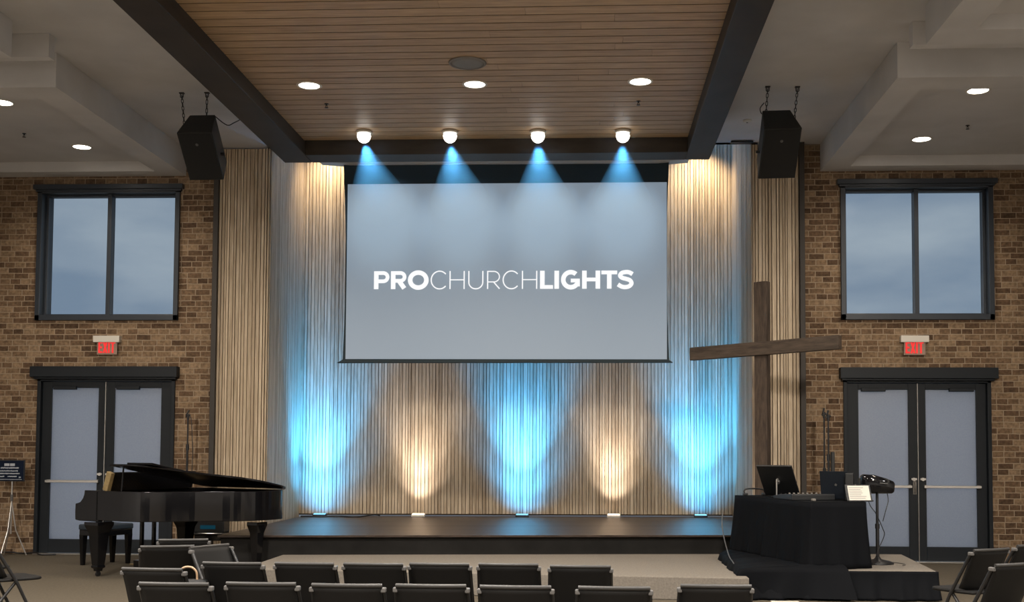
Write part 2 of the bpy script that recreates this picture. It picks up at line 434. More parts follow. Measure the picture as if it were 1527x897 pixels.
# ------------------------------------------------------------------ windows and doors
def window(name, sx):
    X = lambda a: sx*a
    def bx(mb,a,b,*r): mb.box(min(X(a),X(b)),max(X(a),X(b)),*r)
    root = empty(name, (0,0,0)); struct(root)
    f = MB()
    z0,z1 = 3.23,5.06
    # casing round the opening, deep jamb, cap
    bx(f,WX0-0.0,WX0+0.065,WY-0.045,WY+0.31,z0,z1); bx(f,WX1-0.065,WX1,WY-0.045,WY+0.31,z0,z1)
    bx(f,WX0,WX1,WY-0.045,WY+0.31,z0-0.0,z0+0.075); bx(f,WX0,WX1,WY-0.045,WY+0.31,z1-0.05,z1)
    # sash round the glass
    y0,y1 = WY+0.09,WY+0.19
    bx(f,WX0+0.065,WX0+0.10,y0,y1,z0+0.075,z1-0.05); bx(f,WX1-0.10,WX1-0.065,y0,y1,z0+0.075,z1-0.05)
    bx(f,WX0+0.10,WX1-0.10,y0,y1,z0+0.075,z0+0.10); bx(f,WX0+0.10,WX1-0.10,y0,y1,z1-0.075,z1-0.05)
    f.build('window_frame', M['wmetal'], root, bevel=0.004)
    m = MB(); bx(m,5.530,5.588,WY+0.05,WY+0.18,z0+0.07,z1-0.05); m.build('mullion', M['wmetal'], root, bevel=0.004)
    c = MB(); bx(c,WX0-0.05,WX1+0.05,WY-0.085,WY+0.02,z1,z1+0.065); bx(c,WX0-0.02,WX1+0.02,WY-0.06,WY+0.02,z1-0.03,z1); c.build('head_cap', M['wmetal'], root, bevel=0.004)
    for a,b in ((WX0+0.09,5.54),(5.58,WX1-0.09)):
        p = MB(); bx(p,a,b,WY+0.135,WY+0.143,z0+0.09,z1-0.06); p.build('pane', M['glass'], root)
    return root
window('window_1', -1); window('window_2', 1)

def door_set(base, sx):
    def bx(mb,a,b,*r): mb.box(min(sx*a,sx*b),max(sx*a,sx*b),*r)
    fr = MB()
    bx(fr,DX0,DX0+0.05,WY-0.03,WY+0.3,0,2.435); bx(fr,DX1-0.05,DX1,WY-0.03,WY+0.3,0,2.435); bx(fr,DX0,DX1,WY-0.03,WY+0.3,2.385,2.435)
    struct(fr.build('trim_%d'%(3 if sx<0 else 5), M['metal'], bevel=0.004))
    hd = MB(); bx(hd,DX0-0.055,DX1+0.07,WY-0.12,WY+0.02,2.437,2.585); bx(hd,DX0-0.03,DX1+0.03,WY-0.09,WY,2.41,2.437)
    struct(hd.build('trim_%d'%(4 if sx<0 else 6), M['metal'], bevel=0.006))
    th = MB(); bx(th,DX0,DX1,WY-0.05,WY+0.3,0.0,0.014); struct(th.build('door_threshold', M['chrome'], bevel=0.003))
    mid = 5.535
    for i,(a,b) in enumerate(((DX0+0.053,mid-0.004),(mid+0.004,DX1-0.053))):
        inner_at_b = (i==0)                 # meeting edge on side b for the leaf nearer the stage
        root = empty('door_%d'%(base+i)); struct(root)
        z0,z1 = 0.018,2.38; y0,y1 = WY+0.03,WY+0.085
        st_a, st_b = (0.155,0.115) if inner_at_b else (0.105,0.130)
        s = MB(); bx(s,a,a+st_a,y0,y1,z0,z1); bx(s,b-st_b,b,y0,y1,z0,z1)
        bx(s,a+st_a,b-st_b,y0,y1,z0,0.205); bx(s,a+st_a,b-st_b,y0,y1,2.295,z1)
        s.build('door_leaf', M['metal'], root, bevel=0.004)
        p = MB(); bx(p,a+st_a-0.01,b-st_b+0.01,WY+0.052,WY+0.06,0.195,2.305); p.build('pane', M['frosted'], root)
        q = MB(); bx(q,a+0.06,b-0.09,WY-0.035,WY-0.005,0.985,1.02)
        for xx in (a+0.09,b-0.12): bx(q,xx-0.02,xx+0.02,WY-0.01,WY+0.032,0.98,1.025)
        q.build('push_bar', M['chrome'], root, bevel=0.004)
        xe = (b-0.055) if inner_at_b else (a+0.055)
        h = MB(); h.cyl((sx*xe,WY+0.035,1.10),(sx*xe,WY+0.0,1.10),0.022); bx(h,xe-0.035,xe+0.035,WY-0.005,WY+0.01,1.09,1.115)
        h.build('lever_lock', M['chrome'], root)
        cl = MB()
        ca,cb_ = (a+st_a+0.03,a+st_a+0.35) if inner_at_b else (b-st_b-0.36,b-st_b-0.04)
        if sx<0: ca,cb_ = ((b-st_b-0.36,b-st_b-0.04) if inner_at_b else (b-st_b-0.36,b-st_b-0.04))
        bx(cl,ca,cb_,WY-0.025,WY+0.032,2.268,2.315); cl.build('door_closer', M['metal'], root, bevel=0.006)
        if i==0:
            q = MB(); bx(q,b-0.004,b+0.004,WY-0.004,y0,z0,z1); q.build('edge_strip', M['chrome'], root, bevel=0.002)
            if sx>0:
                q = MB(); q.tube([(b-0.045,WY+0.03,1.06),(b-0.045,WY-0.035,1.05),(b-0.045,WY-0.035,0.93),(b-0.045,WY+0.03,0.92)],0.010,8)
                bx(q,b-0.065,b-0.02,WY+0.018,WY+0.031,0.90,1.08); q.build('pull_handle', M['greygrille'], root)
door_set(1,-1); door_set(3,1)

# ------------------------------------------------------------------ ceiling fixtures
def downlight(x,y,z,r,label,group,strength,cone=150,color=(1.0,0.86,0.70)):
    root = empty('downlight',(x,y,z),0,label,'light',group)
    t = MB(); t.lathe([(r,0.001),(r+0.001,-0.006),(r+0.018,-0.008),(r+0.026,-0.001),(r+0.026,0.004)], n=36); t.build('trim_ring', M['white'], root)
    MB().lathe([(0.0,-0.003),(r*0.6,-0.003),(r+0.004,-0.001),(r+0.004,0.004),(0.0,0.004)], n=36).build('lens', M['lamp'], root)
    if strength:
        l = bpy.data.lights.new('downlight_bulb','SPOT'); l.energy = strength; l.color = color
        l.spot_size = R_(cone); l.spot_blend = 0.8; l.shadow_soft_size = 0.08
        o = bpy.data.objects.new('downlight_bulb', l); col.objects.link(o); o.location = (x,y,z-0.09)
    return root
WZ = 5.30
for x,y,lb in ((-1.81,11.62,'left round downlight in the wooden ceiling, above the left of the screen'),
               (-0.055,11.64,'middle round downlight in the wooden ceiling, behind the round grille'),
               (1.68,11.61,'right round downlight in the wooden ceiling, beside the sprinkler cross')):
    downlight(x,y,WZ,0.108,lb,'downlights in the wooden ceiling',230)
SZ = 5.39
for x,y,lb in ((-5.48,14.26,'round downlight in the left soffit, the one nearer the brick wall'),
               (-5.54,12.37,'round downlight in the left soffit, cut by the picture edge'),
               (5.32,14.23,'round downlight in the right soffit, the one nearer the brick wall'),
               (5.37,12.31,'round downlight in the right soffit, the larger one farther from the wall')):
    downlight(x,y,SZ,0.108,lb,'downlights in the plaster soffits',95)

# four aimed spotlights near the far beam, their light showing in thin haze
SPOTS = ((-1.57,13.33,'leftmost'),(-0.53,13.36,'second from the left'),(0.53,13.39,'third from the left'),(1.55,13.41,'rightmost'))
for x,y,w in SPOTS:
    root = empty('spotlight',(x,y,WZ-0.02),0,'bright white spotlight over the screen, %s of four'%w,'light','spotlights along the far beam')
    MB().lathe([(0.05,0.018),(0.092,0.018),(0.096,-0.004),(0.080,-0.012),(0.060,-0.02)],n=30).build('housing', M['white'], root)
    MB().lathe([(0.0,-0.128),(0.03,-0.122),(0.058,-0.103),(0.076,-0.075),(0.083,-0.045),(0.076,-0.012),(0.058,0.012),(0.0,0.012)],n=30).build('lens', M['spotlamp'], root)

root = empty('speaker_grille',(-0.06,10.98,WZ),0,'round grey speaker grille in the wooden ceiling in front of the middle downlight','speaker')
MB().lathe([(0.0,-0.008),(0.13,-0.012),(0.165,-0.006),(0.165,0.002)],n=40).build('grille', M['greygrille'], root)
MB().lathe([(0.166,0.002),(0.168,-0.012),(0.182,-0.012),(0.19,0.0)],n=40).build('trim_ring', M['greygrille'], root)
def sprinkler(x,y,z,label):
    root = empty('sprinkler',(x,y,z),0,label,'sprinkler','ceiling sprinklers')
    MB().lathe([(0.024,0.0),(0.025,-0.005),(0.010,-0.007),(0.008,-0.022),(0.005,-0.024)],n=16).build('body', M['blackm'], root)
    d = MB(); d.tube([(-0.008,0,-0.02),(-0.010,0,-0.034),(0,0,-0.042),(0.010,0,-0.034),(0.008,0,-0.02)],0.003,6); d.lathe([(0.0,-0.043),(0.022,-0.044),(0.022,-0.047),(0,-0.047)],n=16)
    d.build('deflector', M['blackm'], root)
sprinkler(-1.774,12.25,WZ,'faint small sprinkler in the wooden ceiling behind the left downlight')
sprinkler(1.687,12.27,WZ,'small dark sprinkler cross in the wooden ceiling behind the right downlight')
sprinkler(-5.925,13.62,SZ,'small black sprinkler hanging from the left plaster soffit')
sprinkler(5.695,13.64,SZ,'small black sprinkler hanging from the right plaster soffit')
root = empty('smoke_detector',(3.13,14.12,CZ),0,'small round pale smoke detector on the plaster ceiling left of the right hanging speaker','smoke detector')
MB().lathe([(0.0,-0.03),(0.03,-0.03),(0.05,-0.018),(0.055,0.0)],n=24).build('cover', M['white'], root)
MB().lathe([(0.0,-0.036),(0.012,-0.035),(0.014,-0.028)],n=12).build('sensor', M['greygrille'], root)
# a flat black antenna bar above the right slats
tag(MB().bbox(3.04,3.34,WY-0.26,WY-0.20,5.582,5.61,0.008).build('cable_tray', M['blackm']), 'short black bar on the ceiling over the right slat corner', 'cable tray')

# ------------------------------------------------------------------ hanging loudspeakers
def hanging_speaker(o, psi, th, roll, w, wb, d, h, label, chains, cable):
    '''wedge cabinet, narrow at the back, pitched steeply down at the seats; o = middle of its top front edge'''
    root = empty('hanging_speaker',(0,0,0),0,label,'speaker','hanging speakers')
    T = Matrix.Translation(o)@Matrix.Rotation(R_(psi),4,'Z')@Matrix.Rotation(R_(th),4,'X')@Matrix.Rotation(R_(roll),4,'Y')
    P = [(-w/2,0,0),(w/2,0,0),(w/2,0,-h),(-w/2,0,-h),(-wb/2,d,0),(wb/2,d,0),(wb/2,d,-h),(-wb/2,d,-h)]
    MB().add(P,[(0,1,2,3),(7,6,5,4),(0,4,5,1),(1,5,6,2),(2,6,7,3),(3,7,4,0)],False,T).build('cabinet', M['speaker'], root, bevel=0.010)
    g = MB(); g.bbox(-w/2+.014,w/2-.014,-.008,.002,-h+.014,-.014,.004,T)
    gr = g.build('grille', M['grille'], root)
    MB().cyl(T@Vector((0,-.008,-.155)),T@Vector((0,-.013,-.155)),0.017,n=16).build('badge', M['chaircap'], gr)
    k = MB(); k.cyl(T@Vector((w/2-.03 if o[0]<0 else -w/2+.03,d*.45,-h*.62)),T@Vector((w/2+.02 if o[0]<0 else -w/2-.02,d*.45,-h*.62)),.018,n=12); k.build('side_bolt', M['blackm'], root)
    for (x,y,lx,ly) in chains:
        p_top=Vector((x,y,CZ-0.03)); p_bot=T@Vector((lx,ly,-.004))
        ch = MB(); dd = p_bot-p_top; L_ = dd.length; n_ = max(4,int(L_/0.045)); dd.normalize()
        for i in range(n_):
            a_ = p_top+dd*(L_*i/n_); b_ = p_top+dd*(L_*(i+1.2)/n_)
            if i==n_-1: b_=p_bot
            q = Vector((1,0,0)) if i%2 else Vector((0,1,0)); ww=0.011
            ch.tube([a_+q*0.004,a_.lerp(b_,.2)+q*ww,a_.lerp(b_,.8)+q*ww,b_+q*0.004,b_-q*0.004,a_.lerp(b_,.8)-q*ww,a_.lerp(b_,.2)-q*ww,a_-q*0.004],0.0045,6,closed=True)
        cho = ch.build('chain', M['blackm'], root)
        hk = MB(); hk.box(p_top.x-0.028,p_top.x+0.028,p_top.y-0.02,p_top.y+0.02,CZ-0.012,CZ-0.0005); hk.tube([p_top+Vector((-.016,0,.03)),p_top+Vector((-.016,0,-.02)),p_top+Vector((0,0,-.035)),p_top+Vector((.016,0,-.02)),p_top+Vector((.016,0,.03))],0.006,8)
        hk.build('ceiling_bracket', M['blackm'], cho)
    c0=T@Vector(cable[0]); pts=[c0]+[Vector(p) for p in cable[1:]]
    MB().tube(pts,0.006,6,smoothpts=5).build('signal_cable', M['blackm'], root)
hanging_speaker((-3.394,12.6,5.09),1.1,45.7,-.9,.412,.305,.407,.637,
    'black wedge loudspeaker hanging on chains from the ceiling above the piano side',
    ((-3.62,12.80,-.165,.20),(-3.32,12.80,.06,.36)),[(.15,.40,-.02),(-3.12,12.93,5.27),(-3.02,12.9,5.29),(-2.88,12.88,5.35),(-2.765,12.86,5.36)])
hanging_speaker((3.319,12.6,5.076),3.7,43.3,-2.1,.428,.32,.447,.637,
    'black wedge loudspeaker hanging on chains from the ceiling above the cross',
    ((3.18,12.80,-.13,.38),(3.52,12.82,.165,.22)),[(-.15,.38,-.02),(3.13,12.96,5.36),(3.11,12.9,5.40),(3.15,12.86,5.45)])

# ------------------------------------------------------------------ projection screen
SY = 14.82
root = empty('projection_screen',(0,0,0),0,'large pulled-down projection screen showing white lettering over the stage','projection screen')
h = MB(); h.prism([(-2.47,5.30),(-2.05,5.262),(2.05,5.258),(2.46,5.29),(2.46,5.40),(-2.47,5.40)],'Y',SY-0.09,SY+0.12)
h.build('screen_housing', M['housing'], root, bevel=0.01)
fab = MB(); NS=14
zt, zb = 5.27, 2.64
L=[];Rr=[]
for i in range(NS+1):
    t=i/NS; z=zt+(zb-zt)*t; bow=0.035*sin(pi*t)
    L.append((-2.145+bow+ (0.02*t),SY,z)); Rr.append((2.20-bow-0.0*t,SY,z))
vs=[];fs=[]
for yy in (0,0.012):
    for a,b in zip(L,Rr): vs += [(a[0],a[1]+yy,a[2]),(b[0],b[1]+yy,b[2])]
n2=2*(NS+1)
for i in range(NS):
    fs += [(2*i,2*i+1,2*i+3,2*i+2),(n2+2*i,n2+2*i+2,n2+2*i+3,n2+2*i+1),(2*i,2*i+2,n2+2*i+2,n2+2*i),(2*i+1,n2+2*i+1,n2+2*i+3,2*i+3)]
fab.add(vs,fs); fab.build('black_border', M['border'], root)
MB().box(-2.085,2.17,SY-0.006,SY-0.001,2.66,5.005).build('projected_image', M['screen'], root)
b = MB(); b.prism([(-2.20,2.605),(2.25,2.615),(2.19,2.655),(-2.12,2.650)],'Y',SY-0.03,SY+0.03); b.build('weight_bar', M['border'], root, bevel=0.006)

# lettering, drawn as strokes (cap height 1, width w)
def arc(cx,cz,rx,rz,a0,a1,n=18):
    return [(cx+rx*cos(R_(a0+(a1-a0)*i/n)), cz+rz*sin(R_(a0+(a1-a0)*i/n))) for i in range(n+1)]
def glyph(ch, w, t, th=None):
    th = th or t; h=t/2; v=th/2
    if ch=='P' or ch=='R':
        zb_ = 0.335+v if ch=='P' else 0.36+v
        rz=(1-v-zb_)/2; cz=(1-v+zb_)/2; rx=min(rz*1.05,w*0.5)
        wb = w-h if ch=='P' else w-h-0.01
        bowl=[(h,1-v),(wb-rx,1-v)]+arc(wb-rx,cz,rx,rz,90,-90,16)[1:]+[(h,zb_)]
        out=[([(h,0),(h,1)],t),(bowl,th)]
        if ch=='R': out.append(([(w*0.50,zb_),(w-h*1.15,t*.16)],t*1.02))
        return out
    if ch=='O': return [(arc(w/2,0.5,w/2-h,0.52-v,0,360,40),t)]
    if ch=='C': return [(arc(w*0.53,0.5,w*0.53-h,0.52-v,42,318,34),t)]
    if ch=='H': return [([(h,0),(h,1)],t),([(w-h,0),(w-h,1)],t),([(h,0.51),(w-h,0.51)],th)]
    if ch=='U': 
        r=w/2-h; return [([(h,1),(h,r*0.95+v)]+arc(w/2,r*0.95+v-0.02,r,r*0.95,180,360,20)[1:-1]+[(w-h,r*0.95+v),(w-h,1)],t)]
    if ch=='L': return [([(h,0),(h,1)],t),([(0,v),(w,v)],th)]
    if ch=='I': return [([(w/2,0),(w/2,1)],t)]
    if ch=='T': return [([(w/2,0),(w/2,1)],t),([(0,1-v),(w,1-v)],th)]
    if ch=='G': return [(arc(w*0.52,0.5,w*0.52-h,0.52-v,48,335,34),t),([(w*0.52,0.455),(w,0.455)],th),([(w-h,0.13),(w-h,0.54)],t)]
    if ch=='S':
        p=[(w-.07,.80),(w*.72,.90),(w*.5,.915),(w*.27,.86),(w*.17,.715),(w*.30,.60),(w*.55,.535),(w*.77,.455),(w*.86,.29),(w*.72,.135),(w*.48,.085),(w*.25,.12),(w*.04,.235)]
        return [([tuple(q)[:2] for q in catmull([Vector((a,b_,0)) for a,b_ in p],6)],t*0.92)]
    if ch=='E': return [([(h,0),(h,1)],t),([(0,1-v),(w,1-v)],th),([(0,.5),(w*.92,.5)],th),([(0,v),(w,v)],th)]
    if ch=='X': return [([(h*1.1,0),(w-h*1.1,1)],t),([(h*1.1,1),(w-h*1.1,0)],t)]
def ribbon(mb, pts, wd, org, sx_, sz_, y0, y1):
    P=[Vector((p[0],p[1])) for p in pts]; n=len(P); closed=(P[0]-P[-1]).length<1e-6
    if closed: P=P[:-1]; n-=1
    Ls,Rs=[],[]
    for i in range(n):
        if closed: a,b_=P[i-1],P[(i+1)%n]
        else: a,b_=P[max(i-1,0)],P[min(i+1,n-1)]
        d=(b_-a).normalized(); nn=Vector((-d.y,d.x))
        Ls.append(P[i]+nn*wd/2); Rs.append(P[i]-nn*wd/2)
    vs=[]
    for yy in (y0,y1):
        for a,b_ in zip(Ls,Rs):
            vs += [(org[0]+a.x*sx_,yy,org[1]+a.y*sz_),(org[0]+b_.x*sx_,yy,org[1]+b_.y*sz_)]
    fs=[]; N2=2*n
    for i in range(n if closed else n-1):
        j=(i+1)%n
        fs += [(2*i,2*i+1,2*j+1,2*j),(N2+2*i,N2+2*j,N2+2*j+1,N2+2*i+1),(2*i,2*j,N2+2*j,N2+2*i),(2*i+1,N2+2*i+1,N2+2*j+1,2*j+1)]
    if not closed: fs += [(0,N2,N2+1,1),(2*n-2,2*n-1,N2+2*n-1,N2+2*n-2)]
    mb.add(vs,fs)
tx = MB(); CH=0.240; Z0=3.592
def px2x(px): return -1.715+(px-558.4)*(3.45/386.9)
p1 = lambda a: a/6.941+540
p2 = lambda a: a/7.271+750
LET = [('P',p1(128),p1(293),1),('R',p1(305),p1(472),1),('O',p1(482),p1(698),1),('C',p1(719),p1(893),0),('H',p1(915),p1(1073),0),
 ('U',p1(1110),p1(1266),0),('R',p1(1305),p1(1440),0),('C',p2(8),p2(188),0),('H',p2(217),p2(383),0),
 ('L',p2(413),p2(553),1),('I',p2(568),p2(617),1),('G',p2(639),p2(842),1),('H',p2(866),p2(1060),1),('T',p2(1073),p2(1243),1),('S',p2(1244),p2(1421),1)]
for ch,a,b_,bold in LET:
    xa,xb=px2x(a),px2x(b_); w=(xb-xa)/CH
    for pts,wd in glyph(ch,w,0.252 if bold else 0.062,0.205 if bold else 0.055):
        ribbon(tx,pts,wd,(xa,Z0),CH,CH,SY-0.0095,SY-0.0062)
tx.build('lettering', M['text'], root)

# ------------------------------------------------------------------ EXIT signs
def exit_sign(x,z,label):
    root = empty('exit_sign',(x,WY,z),0,label,'sign','exit signs over the doors')
    c = MB(); c.bbox(-0.185,0.185,-0.085,-0.002,0.055,0.145,0.006); c.build('canopy', M['white'], root)
    p = MB(); p.bbox(-0.14,0.145,-0.052,-0.040,-0.115,0.085,0.004); p.build('panel', M['exitpanel'], root)
    t = MB()
    spec=[('E',-0.118,-0.062),('X',-0.056,0.012),('I',0.019,0.042),('T',0.050,0.118)]
    for ch,a,b_ in spec:
        w=(b_-a)/0.155
        for pts,wd in glyph(ch,w,0.148,0.15): ribbon(t,pts,wd,(a,-0.092),0.155,0.155,-0.0585,-0.0525)
    t.build('lettering', M['exit'], root)
exit_sign(-5.508,2.865,'red EXIT sign on the brick between the left window and the door near the piano')
exit_sign(5.485,2.868,'red EXIT sign on the brick between the right window and right doors')

# ------------------------------------------------------------------ cross
root = empty('wooden_cross',(3.27,13.9,STZ),0,'tall weathered timber cross standing on the stage in front of the right slats','cross')
root.rotation_euler=(0,0,R_(-38))
MB().bbox(-0.088,0.088,-0.05,0.05,0.0,3.08,0.008).build('post', M['rust'], root)
a = MB(); T=Matrix.Translation((0.03,-0.055,2.255))@Matrix.Rotation(R_(-1.0),4,'Y'); a.bbox(-1.02,1.02,-0.045,0.045,-0.082,0.082,0.008,T); a.build('arm', M['rusth'], root)

# ------------------------------------------------------------------ folding chairs
def make_chair():
    root = empty('folding_chair',(0,0,0),0)
    for s in (-1,1):
        u = MB(); u.tube([(s*.197,.205,0.012),(s*.197,.02,.40),(s*.190,-.16,.70),(s*.188,-.175,.725)],0.0125,10); uo=u.build('front_leg', M['blackm'], root)
        MB().cyl((s*.197,.211,0.0),(s*.197,.198,.03),0.017,n=10).build('foot_cap', M['black'], uo)
        l = MB(); l.tube([(s*.172,-.27,0.012),(s*.172,-.12,.24),(s*.172,.03,.425)],0.012,10); lo=l.build('rear_leg', M['blackm'], root)
        MB().cyl((s*.172,-.275,0.0),(s*.172,-.264,.03),0.016,n=10).build('foot_cap', M['black'], lo)
        MB().bbox(s*.192-.013,s*.192+.013,-.198,-.155,.706,.732,.006).build('corner_cap', M['chaircap'], root)
    MB().tube([(-.197,.16,.105),(.197,.16,.105)],0.009,8).build('front_crossbar', M['blackm'], root)
    MB().tube([(-.172,-.22,.085),(.172,-.22,.085)],0.009,8).build('rear_crossbar', M['blackm'], root)
    # seat: rounded front, slight dish
    s = MB(); n=10; out=[]
    pts=[(-.165,-.17),(.165,-.17),(.188,-.05),(.190,.16)]+[(.19-.05*(1-cos(R_(a))),.16+.07*sin(R_(a))) for a in (25,50,70,90)]
    pts=pts+[(-x,y) for x,y in reversed(pts[2:])]
    s.prism(pts,'Z',.415,.440); s.build('seat', M['chair'], root, bevel=0.010)
    # backrest: curved panel with rolled top
    b = MB(); cols=10; rows=8; vs=[]; fs=[]
    def surf(u,v,off):
        x=(u-.5)*.375; z=.455+.288*v
        y=-.055-.135*v-.022*(1-(2*u-1)**2)*(1-.3*v)-off
        if v<.001: z+=.0
        z += -.03*(1-(2*u-1)**2)*(1-v)
        return (x,y,z)
    for off in (0,.016):
        for j in range(rows+1):
            for i in range(cols+1): vs.append(surf(i/cols,j/rows,off))
    N1=(cols+1)*(rows+1)
    for j in range(rows):
        for i in range(cols):
            a=j*(cols+1)+i
            fs += [(a,a+1,a+cols+2,a+cols+1),(N1+a,N1+a+cols+1,N1+a+cols+2,N1+a+1)]
    for i in range(cols):
        t=rows*(cols+1)+i; fs += [(i,N1+i,N1+i+1,i+1),(t,t+1,N1+t+1,N1+t)]
    for j in range(rows):
        l=j*(cols+1); r=l+cols; fs += [(l,l+cols+1,N1+l+cols+1,N1+l),(r,N1+r,N1+r+cols+1,r+cols+1)]
    b.add(vs,fs,True); b.build('backrest', M['chair'], root)
    t = MB(); prev=None
    ptsu=[surf(i/cols,1,.008) for i in range(cols+1)]
    t.tube([(p[0],p[1],p[2]+.001) for p in ptsu],0.0115,12); t.build('top_edge', M['chairtop'], root)
    return root
BACKY=-.198
proto=[None]
def place_chair(bx,by,ang,label,group):
    """bx,by: middle of the backrest top; ang: facing (degrees from +Y, clockwise)"""
    if proto[0] is None: proto[0]=o=make_chair()
    else: o=copy_tree(proto[0])
    rz=-R_(ang)
    o.rotation_euler=(0,0,rz)
    off=Matrix.Rotation(rz,3,'Z')@Vector((0,BACKY,0))
    o.location=(bx-off.x,by-off.y,0)
    tag(o,label,'chair',group)
    return o
ORD=['first','second','third','fourth','fifth','sixth','seventh']
row1=[(-1.437,6.64,4),(-1.08,7.03,2),(-.625,7.05,2),(-.19,7.06,1),(.221,7.10,0),(.655,7.12,0),(1.107,7.05,0)]
row2=[(-1.043,5.94,0),(-.588,5.99,0),(-.12,5.965,0),(.325,5.985,0),(.775,5.97,0),(1.293,5.975,0),(1.838,6.11,0)]
for i,(x,y,a) in enumerate(row1):
    place_chair(x,y,a,'%s black folding chair from the left in the row nearer the stage, seen from behind'%ORD[i],'chairs in the row nearer the stage')
for i,(x,y,a) in enumerate(row2):
    place_chair(x,y,a,'%s black folding chair from the left in the front-most row at the bottom edge'%ORD[i],'chairs in the row along the bottom edge')
place_chair(-1.93,8.18,-18,'black folding chair turned left behind the first chair rows, in front of the piano legs','chairs near the piano')
place_chair(-2.03,8.78,-14,'black folding chair just behind another, only its pale top edge showing by the piano','chairs near the piano')
place_chair(-1.63,8.22,118,'black folding chair turned sideways to the right, beside the pair in front of the piano','chairs near the piano')
place_chair(4.14,8.57,-31,'black folding chair facing the stage at right, its whole seat visible','chairs at the right edge')
place_chair(3.91,7.47,-30,'black folding chair nearest the camera at the right edge','chairs at the right edge')
place_chair(4.60,9.02,-38,'black folding chair at the right edge, farthest back and cut by the picture edge','chairs at the right edge')
place_chair(-3.61,8.66,40,'black folding chair at the left edge with its seat pointing to the piano','chairs at the left edge')
place_chair(-4.27,9.42,40,'black folding chair at the left edge, behind the other, only seat tip showing','chairs at the left edge')
# dark bag with tan handle
root = empty('tote_bag',(-1.36,7.02,.442),R_(8),'dark bag with a tan loop handle on the first chair from the left','bag')
MB().bbox(-.13,.13,-.06,.06,0,.20,.03).build('bag_body', M['black'], root)
MB().tube([(-.055,0,.19),(-.05,0,.245),(-.02,0,.275),(.025,0,.275),(.055,0,.245),(.06,0,.19)],.007,8,smoothpts=4).build('handle', M['bronze'], root)

# ------------------------------------------------------------------ grand piano
TH=R_(-27)
PN = empty('grand_piano',(-4.70,12.72,0),TH,'black grand piano with its lid raised a little in front of the left doors','piano')
PW=1.48; PL=1.88
out=[(0.30,0.0),(0.75,0.0)]
ctrl=[(0.75,0.0),(0.98,0.04),(1.18,0.22),(1.38,0.46),(1.58,0.62),(1.75,0.74),(1.85,0.92),(PL,1.15),(1.85,1.36),(1.74,PW)]
out+= [(p.x,p.y) for p in catmull([Vector((a,b_,0)) for a,b_ in ctrl],5)][1:]
out+=[(0.30,PW)]
def inset(poly,d):
    n=len(poly);res=[]
    for i in range(n):
        a,b_,c=Vector(poly[i-1]),Vector(poly[i]),Vector(poly[(i+1)%n])
        e1=(b_-a).normalized();e2=(c-b_).normalized()
        n1=Vector((-e1.y,e1.x));n2=Vector((-e2.y,e2.x)); nn=(n1+n2)
        nn=nn.normalized() if nn.length>1e-4 else n1
        k=1/max(0.5,nn.dot(n1)); res.append(tuple(b_+nn*d*k))
    return res
inn=inset(out,0.035)
rim=MB(); n=len(out); vs=[(*p,.645) for p in out]+[(*p,.98) for p in out]+[(*p,.98) for p in inn]+[(*p,.70) for p in inn]
fs=[]
for i in range(n):
    j=(i+1)%n
    fs += [(i,j,n+j,n+i),(n+i,n+j,2*n+j,2*n+i),(2*n+i,2*n+j,3*n+j,3*n+i)]
fs += [tuple(range(n-1,-1,-1)), tuple(range(3*n,4*n))]
rim.add(vs,fs,False); ro=rim.build('case', M['piano'], PN, bevel=0.006)
# cheek arms with scroll, key bed
prof=[(0.34,.98),(0.10,.98),(0.095,.935),(0.075,.89),(0.03,.845),(-0.02,.83),(-0.05,.825),(-0.055,.735),(-0.05,.64),(0.02,.63),(0.34,.63)]
for y0 in (0.0,PW-0.07):
    MB().prism(prof,'Y',y0,y0+0.07).build('cheek_arm', M['piano'], PN, bevel=0.008)
kb=MB(); kb.bbox(-0.045,0.34,0.07,PW-0.07,.64,.72,.006); kb.build('key_bed', M['piano'], PN)
k=MB(); 
for i in range(52):
    y0=.085+i*(PW-.17)/52; k.box(-.03,.12,y0+.001,y0+(PW-.17)/52-.001,.72,.742)
k.build('white_keys', M['ivory'], PN)
k=MB()
for i in range(51):
    if i%7 in (1,4): continue
    y0=.085+(i+1)*(PW-.17)/52; k.box(.03,.12,y0-.005,y0+.005,.742,.753)
k.build('black_keys', M['piano'], PN)
MB().bbox(.12,.15,.07,PW-.07,.72,.93,.005).build('fallboard', M['piano'], PN)
# plate / soundboard inside
ins=[( .36+(p[0]-.30)*.97,p[1]) for p in inset(out,0.045)]
MB().prism(inset(out,0.045),'Z',.88,.895).build('soundboard', M['soundboard'], PN)
st=MB()
for i in range(28):
    y0=.2+i*.043; st.cyl((.5,y0,.915),(1.0+.72*min(1,(i+4)/30),y0+.06,.915),.0018,n=5)
st.build('strings', M['gold'], PN)
# music desk
T=Matrix.Translation((.36,0,.98))@Matrix.Rotation(R_(18),4,'Y')
MB().bbox(-.012,.012,.12,PW-.12,0.0,.215,.004,T).build('music_desk', M['piano'], PN)
MB().bbox(-.035,.045,.06,.115,0.0,.22,.006,T).build('lit_desk_end', M['gold'], PN)  # gold piece paints the light reflected off the desk end
